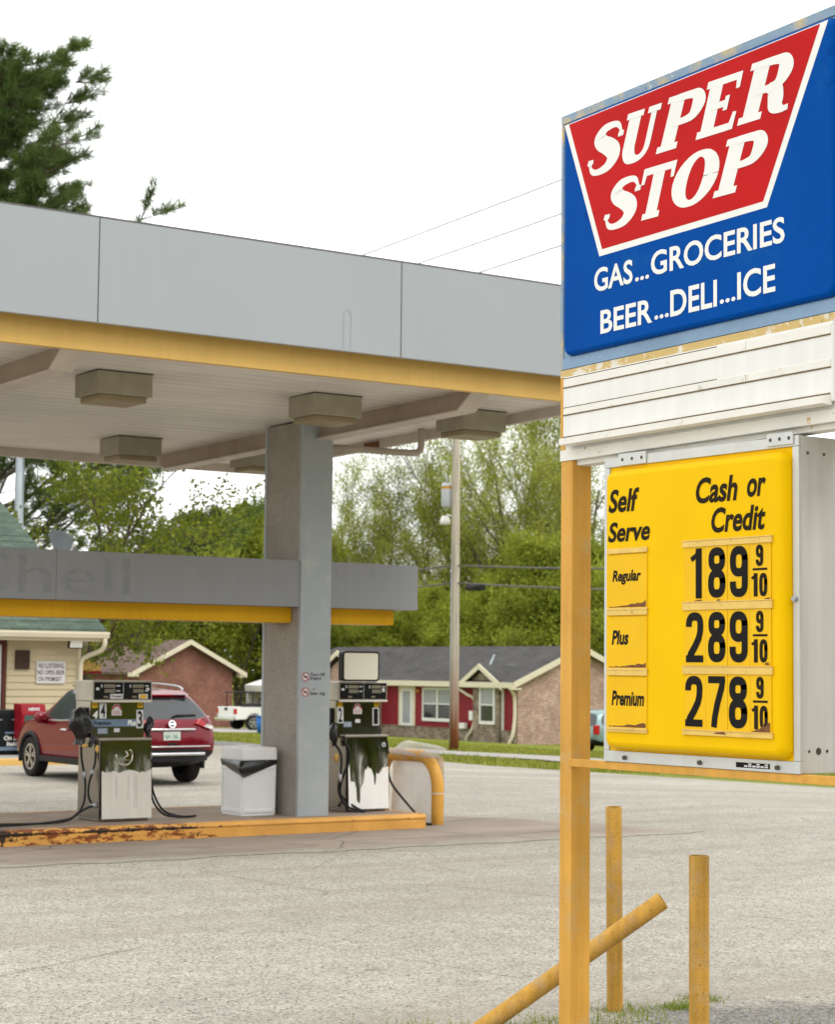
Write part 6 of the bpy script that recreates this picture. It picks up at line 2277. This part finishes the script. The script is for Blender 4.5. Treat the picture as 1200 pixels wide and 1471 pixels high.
GS = 'tall spring trees behind the houses'
for i, (x, y, k, rz, s, label) in enumerate((
        (74.5, 118, 0, .3, .92, 'tall thin-leaved spring tree just right of the concrete column'),
        (79, 118.5, 1, 1.4, .88, 'tall thin-leaved spring tree behind the end of the grey band'),
        (86.5, 121.5, 2, 4.0, .84, 'tall thin-leaved spring tree left of the utility pole with sky beside it'),
        (84, 112, 0, 2.2, 1.08, 'tall thin-leaved spring tree right of the utility pole'),
        (88.5, 113, 1, 3.6, 1.18, 'tall thin-leaved spring tree left of the yellow sign post'),
        (90, 107, 2, 5.2, 1.15, 'tall thin-leaved spring tree behind the sign post and price sign'),
        (81, 105, 2, .9, .98, 'tall thin-leaved spring tree above the grey roof, next to the sign post'),
        (78, 111.5, 1, 2.9, .80, 'lower thin-leaved spring tree directly behind the utility pole'),
        (72, 112.5, 2, 4.9, .70, 'lower thin-leaved spring tree above the grey roof near the column'),
        (76.5, 102.5, 0, 5.8, .80, 'lower thin-leaved spring tree right of the pole above the roof ridge'))):
    plant('spring_tree', (x, y, gz(x)), label, 'tree', GS, *spring[k], rz, (s*1.02, s*1.02, s))
GB = 'bushy bright green trees behind the houses'
for i, (x, y, k, rz, s, label) in enumerate((
        (69.2, 108.5, 0, .5, .80, 'bushy bright green tree right beside the concrete column, above the grey roof'),
        (71.5, 105.0, 1, 2.0, .78, 'bushy bright green tree above the middle of the grey roof, left of the pole'),
        (72.0, 101.0, 2, 3.1, .90, 'bushy bright green tree directly behind the utility pole'),
        (72.3, 97.0, 0, 4.4, .86, 'bushy bright green tree right of the utility pole above the grey roof'),
        (74.0, 94.0, 1, 5.5, 1.18, 'largest bushy bright green tree, between pole and sign post'),
        (74.5, 90.5, 2, 1.2, 1.08, 'bushy bright green tree behind the yellow sign post'),
        (75.5, 87.5, 0, 2.7, 1.0, 'bushy bright green tree right of the sign post above the gable'),
        (57.0, 116.0, 1, .2, .95, 'bushy yellow-green tree over the red brick house, left one'),
        (61.8, 117.5, 2, 1.7, 1.12, 'bushy yellow-green tree over the red brick house, middle one'),
        (63.5, 112.5, 0, 3.9, 1.30, 'bushy yellow-green tree left of the concrete column'),
        (68.5, 115.5, 1, 5.0, 1.28, 'bushy yellow-green tree mostly behind the concrete column'))):
    plant('bushy_tree', (x, y, gz(x)), label, 'tree', GB, *bushy[k], rz, (s, s, s*1.1))
GF = 'dark full trees behind the houses'
for i, (x, y, k, rz, s, label) in enumerate((
        (66.0, 128.5, 0, .4, .78, 'dark full tree behind the right slope of the red brick house'),
        (60.5, 131.0, 1, 1.9, .66, 'dark full tree behind the ridge of the red brick house'),
        (73.5, 121.0, 1, 3.3, .72, 'dark full tree behind the white tent'),
        (78.0, 117.0, 0, 4.1, .70, 'dark full tree under the grey band right of the column'),
        (82.0, 111.5, 1, 5.6, .80, 'dark full tree low behind the utility pole'),
        (84.5, 105.0, 0, 2.4, .82, 'dark full tree low behind the sign post'),
        (50.0, 124.0, 1, 2.9, .80, 'dark full tree behind the store corner'))):
    plant('broadleaf_tree', (x, y, gz(x)), label, 'tree', GF, *full[k], rz, (s*1.15, s*1.15, s))

# the big pine behind the store
def pine(seed, h, r0, crown_r, z0, mat, per, nl, whorls, up=.28, tuft=.62, w=.016, sway=1.0, top=.12):
    rng = random.Random(seed)
    nr = np.random.default_rng(seed)
    tubes = [([Vector((0, 0, -.3)), Vector((.1, 0, h*.35)), Vector((-.05, .1, h*.7)), Vector((0, 0, h))], [r0, r0*.8, r0*.45, .04], 0)]
    tufts = []
    for k in range(whorls):
        u = k/(whorls-1)
        z = z0+(h-z0)*u
        prof = (1-u)**.62 + top
        nb = 5 if u < .9 else 4
        for j in range(nb):
            az = 2*pi*j/nb + k*1.1 + rng.uniform(-.3, .3)
            L = crown_r*prof*rng.uniform(.62, 1.12)
            d = Vector((cos(az), sin(az), up+.5*u+rng.uniform(-.12, .12))).normalized()
            q = Vector((0, 0, z+rng.uniform(-.3, .3)))
            pts, rs = [q.copy()], [r0*.30*(1-u*.6)]
            n = 6
            for i in range(n):
                d = (d+Vector((rng.gauss(0, .07), rng.gauss(0, .07), rng.gauss(.045, .04)))).normalized()
                q = q+d*(L/n)
                pts.append(q.copy())
                rs.append(max(rs[0]*(1-.85*(i+1)/n), .012))
            tubes.append((pts, rs, 1))
            for i in range(1, n+1):
                for s_ in range(4 if i > 1 else 2):
                    sa = az + rng.choice((-1, 1))*rng.uniform(.3, 1.0)
                    l2 = L*.30*(1.15-.5*i/n)*rng.uniform(.6, 1.2)
                    e = pts[i]+Vector((cos(sa), sin(sa), rng.uniform(.0, .55)))*l2
                    tubes.append(([pts[i], pts[i].lerp(e, .5)+Vector((0, 0, -.03)), e], [.022, .014, .008], 2))
                    for t in (.45, .72, 1.0):
                        tufts.append((pts[i].lerp(e, t)+Vector((rng.gauss(0, .06), rng.gauss(0, .06), .03)), (e-pts[i]).normalized()+Vector((0, 0, .35))))
    P_ = np.repeat(np.array([tuple(t[0]) for t in tufts]), per, axis=0)
    D = np.repeat(np.array([tuple(t[1]) for t in tufts]), per, axis=0)
    n = len(P_)
    d = D*.75 + nr.normal(0, .62, (n, 3))
    d /= np.linalg.norm(d, axis=1)[:, None]
    c = np.cross(d, nr.normal(0, 1, (n, 3)))
    c /= np.linalg.norm(c, axis=1)[:, None]
    L = tuft*nr.uniform(.5, 1.0, (n, 1))
    P_ = P_ + nr.normal(0, tuft*.12, P_.shape)
    V = np.empty((n, 4, 3))
    V[:, 0], V[:, 1], V[:, 2], V[:, 3] = P_-c*w, P_+c*w, P_+d*L+c*w*.5, P_+d*L-c*w*.5
    me = bpy.data.meshes.new('needles')
    me.vertices.add(n*4)
    me.vertices.foreach_set('co', V.reshape(-1))
    me.loops.add(n*4)
    me.loops.foreach_set('vertex_index', np.arange(n*4, dtype=np.int32))
    me.polygons.add(n)
    me.polygons.foreach_set('loop_start', np.arange(0, n*4, 4, dtype=np.int32))
    me.polygons.foreach_set('loop_total', np.full(n, 4, dtype=np.int32))
    me.update(calc_edges=True)
    me.materials.append(MT[mat])
    return wood_mesh('pine_trunk', tubes, 'bark', minlev=2), me
wd, nd = pine(11, 20.0, .34, 6.4, 3.4, 'needle', 44, 0, 18, tuft=.44, w=.010, top=.30)
plant('pine_tree', (23.75, 58.9, gz(23.7)), 'big dark green pine rising behind the store and above the canopy', 'tree', None, wd, nd, .4)
wd, nd = pine(7, 17.0, .24, 4.2, 8.5, 'needle_far', 12, 0, 9, tuft=.9, w=.07, top=.35)
GP = 'distant pines left of the column'
for x, y, rz, s, label in ((81.5, 155.5, .2, .82, 'distant dark pine, leftmost in the gap of sky left of the column'), (85.5, 157, 2.0, .92, 'distant dark pine in the gap of sky, tallest left of the column'), (87.5, 153, 3.4, .94, 'distant dark pine half behind the concrete column')):
    plant('pine_tree', (x, y, gz(x)), label, 'tree', GP, wd, nd, rz, (s*1.25, s*1.25, s))

# the near broadleaf tree at the store's corner, hung with fresh leaves
tb, tw = skeleton(33, 6.6, .13, 4, (.02, .0, -.05, -.06), (11, 6, 5, 0), (58, 44, 44, 40), (.22, .15, .15, 0), (.60, .55, .5, 0), (.12, .05))
plant('broadleaf_tree', (22.4, 47.9, gz(22.4)), 'loose fresh-leaved tree at the store corner, twigs hanging before the brick house', 'tree', None,
      wood_mesh('near_trunk', tb, 'bark'), leaf_mesh('near_crown', tw, 8, .14, .115, 'leaf_fresh', 4, .62, .3), .8, (1.05, 1.05, 1.0))

# the tree line behind the photographer, which the pumps' steel doors mirror
GR = 'trees across the road behind the camera'
for i in range(14):
    x, y = 6+5.2*i, -36+3*((i*7) % 4) + (0 if i < 8 else 6)
    k = i % 2
    plant('bushy_tree' if i % 3 else 'broadleaf_tree', (x, y, gz(x)), 'leafy tree across the road, mirrored in the pump doors', 'tree', GR, *(bushy[i % 3] if i % 3 else full[k]), i*1.3, (1.7, 1.7, 1.6))
for i in range(12):
    x, y = 10+6.5*i, -46+2*((i*5) % 3)
    plant('broadleaf_tree', (x, y, gz(x)), 'leafy tree across the road, mirrored in the pump doors', 'tree', GR, *full[i % 2], i*2.1, (1.7, 1.7, 1.5))
for i, (x, y, k) in enumerate(((92, 84, 0), (97, 70, 1), (95, 56, 0), (104, 45, 1), (100, 30, 0), (108, 16, 1))):
    plant('broadleaf_tree', (x, y, gz(x)), 'full tree of the row past the end house beyond the road', 'tree', 'trees past the end house', *full[k], i*1.7, (1.3, 1.3, 1.1))
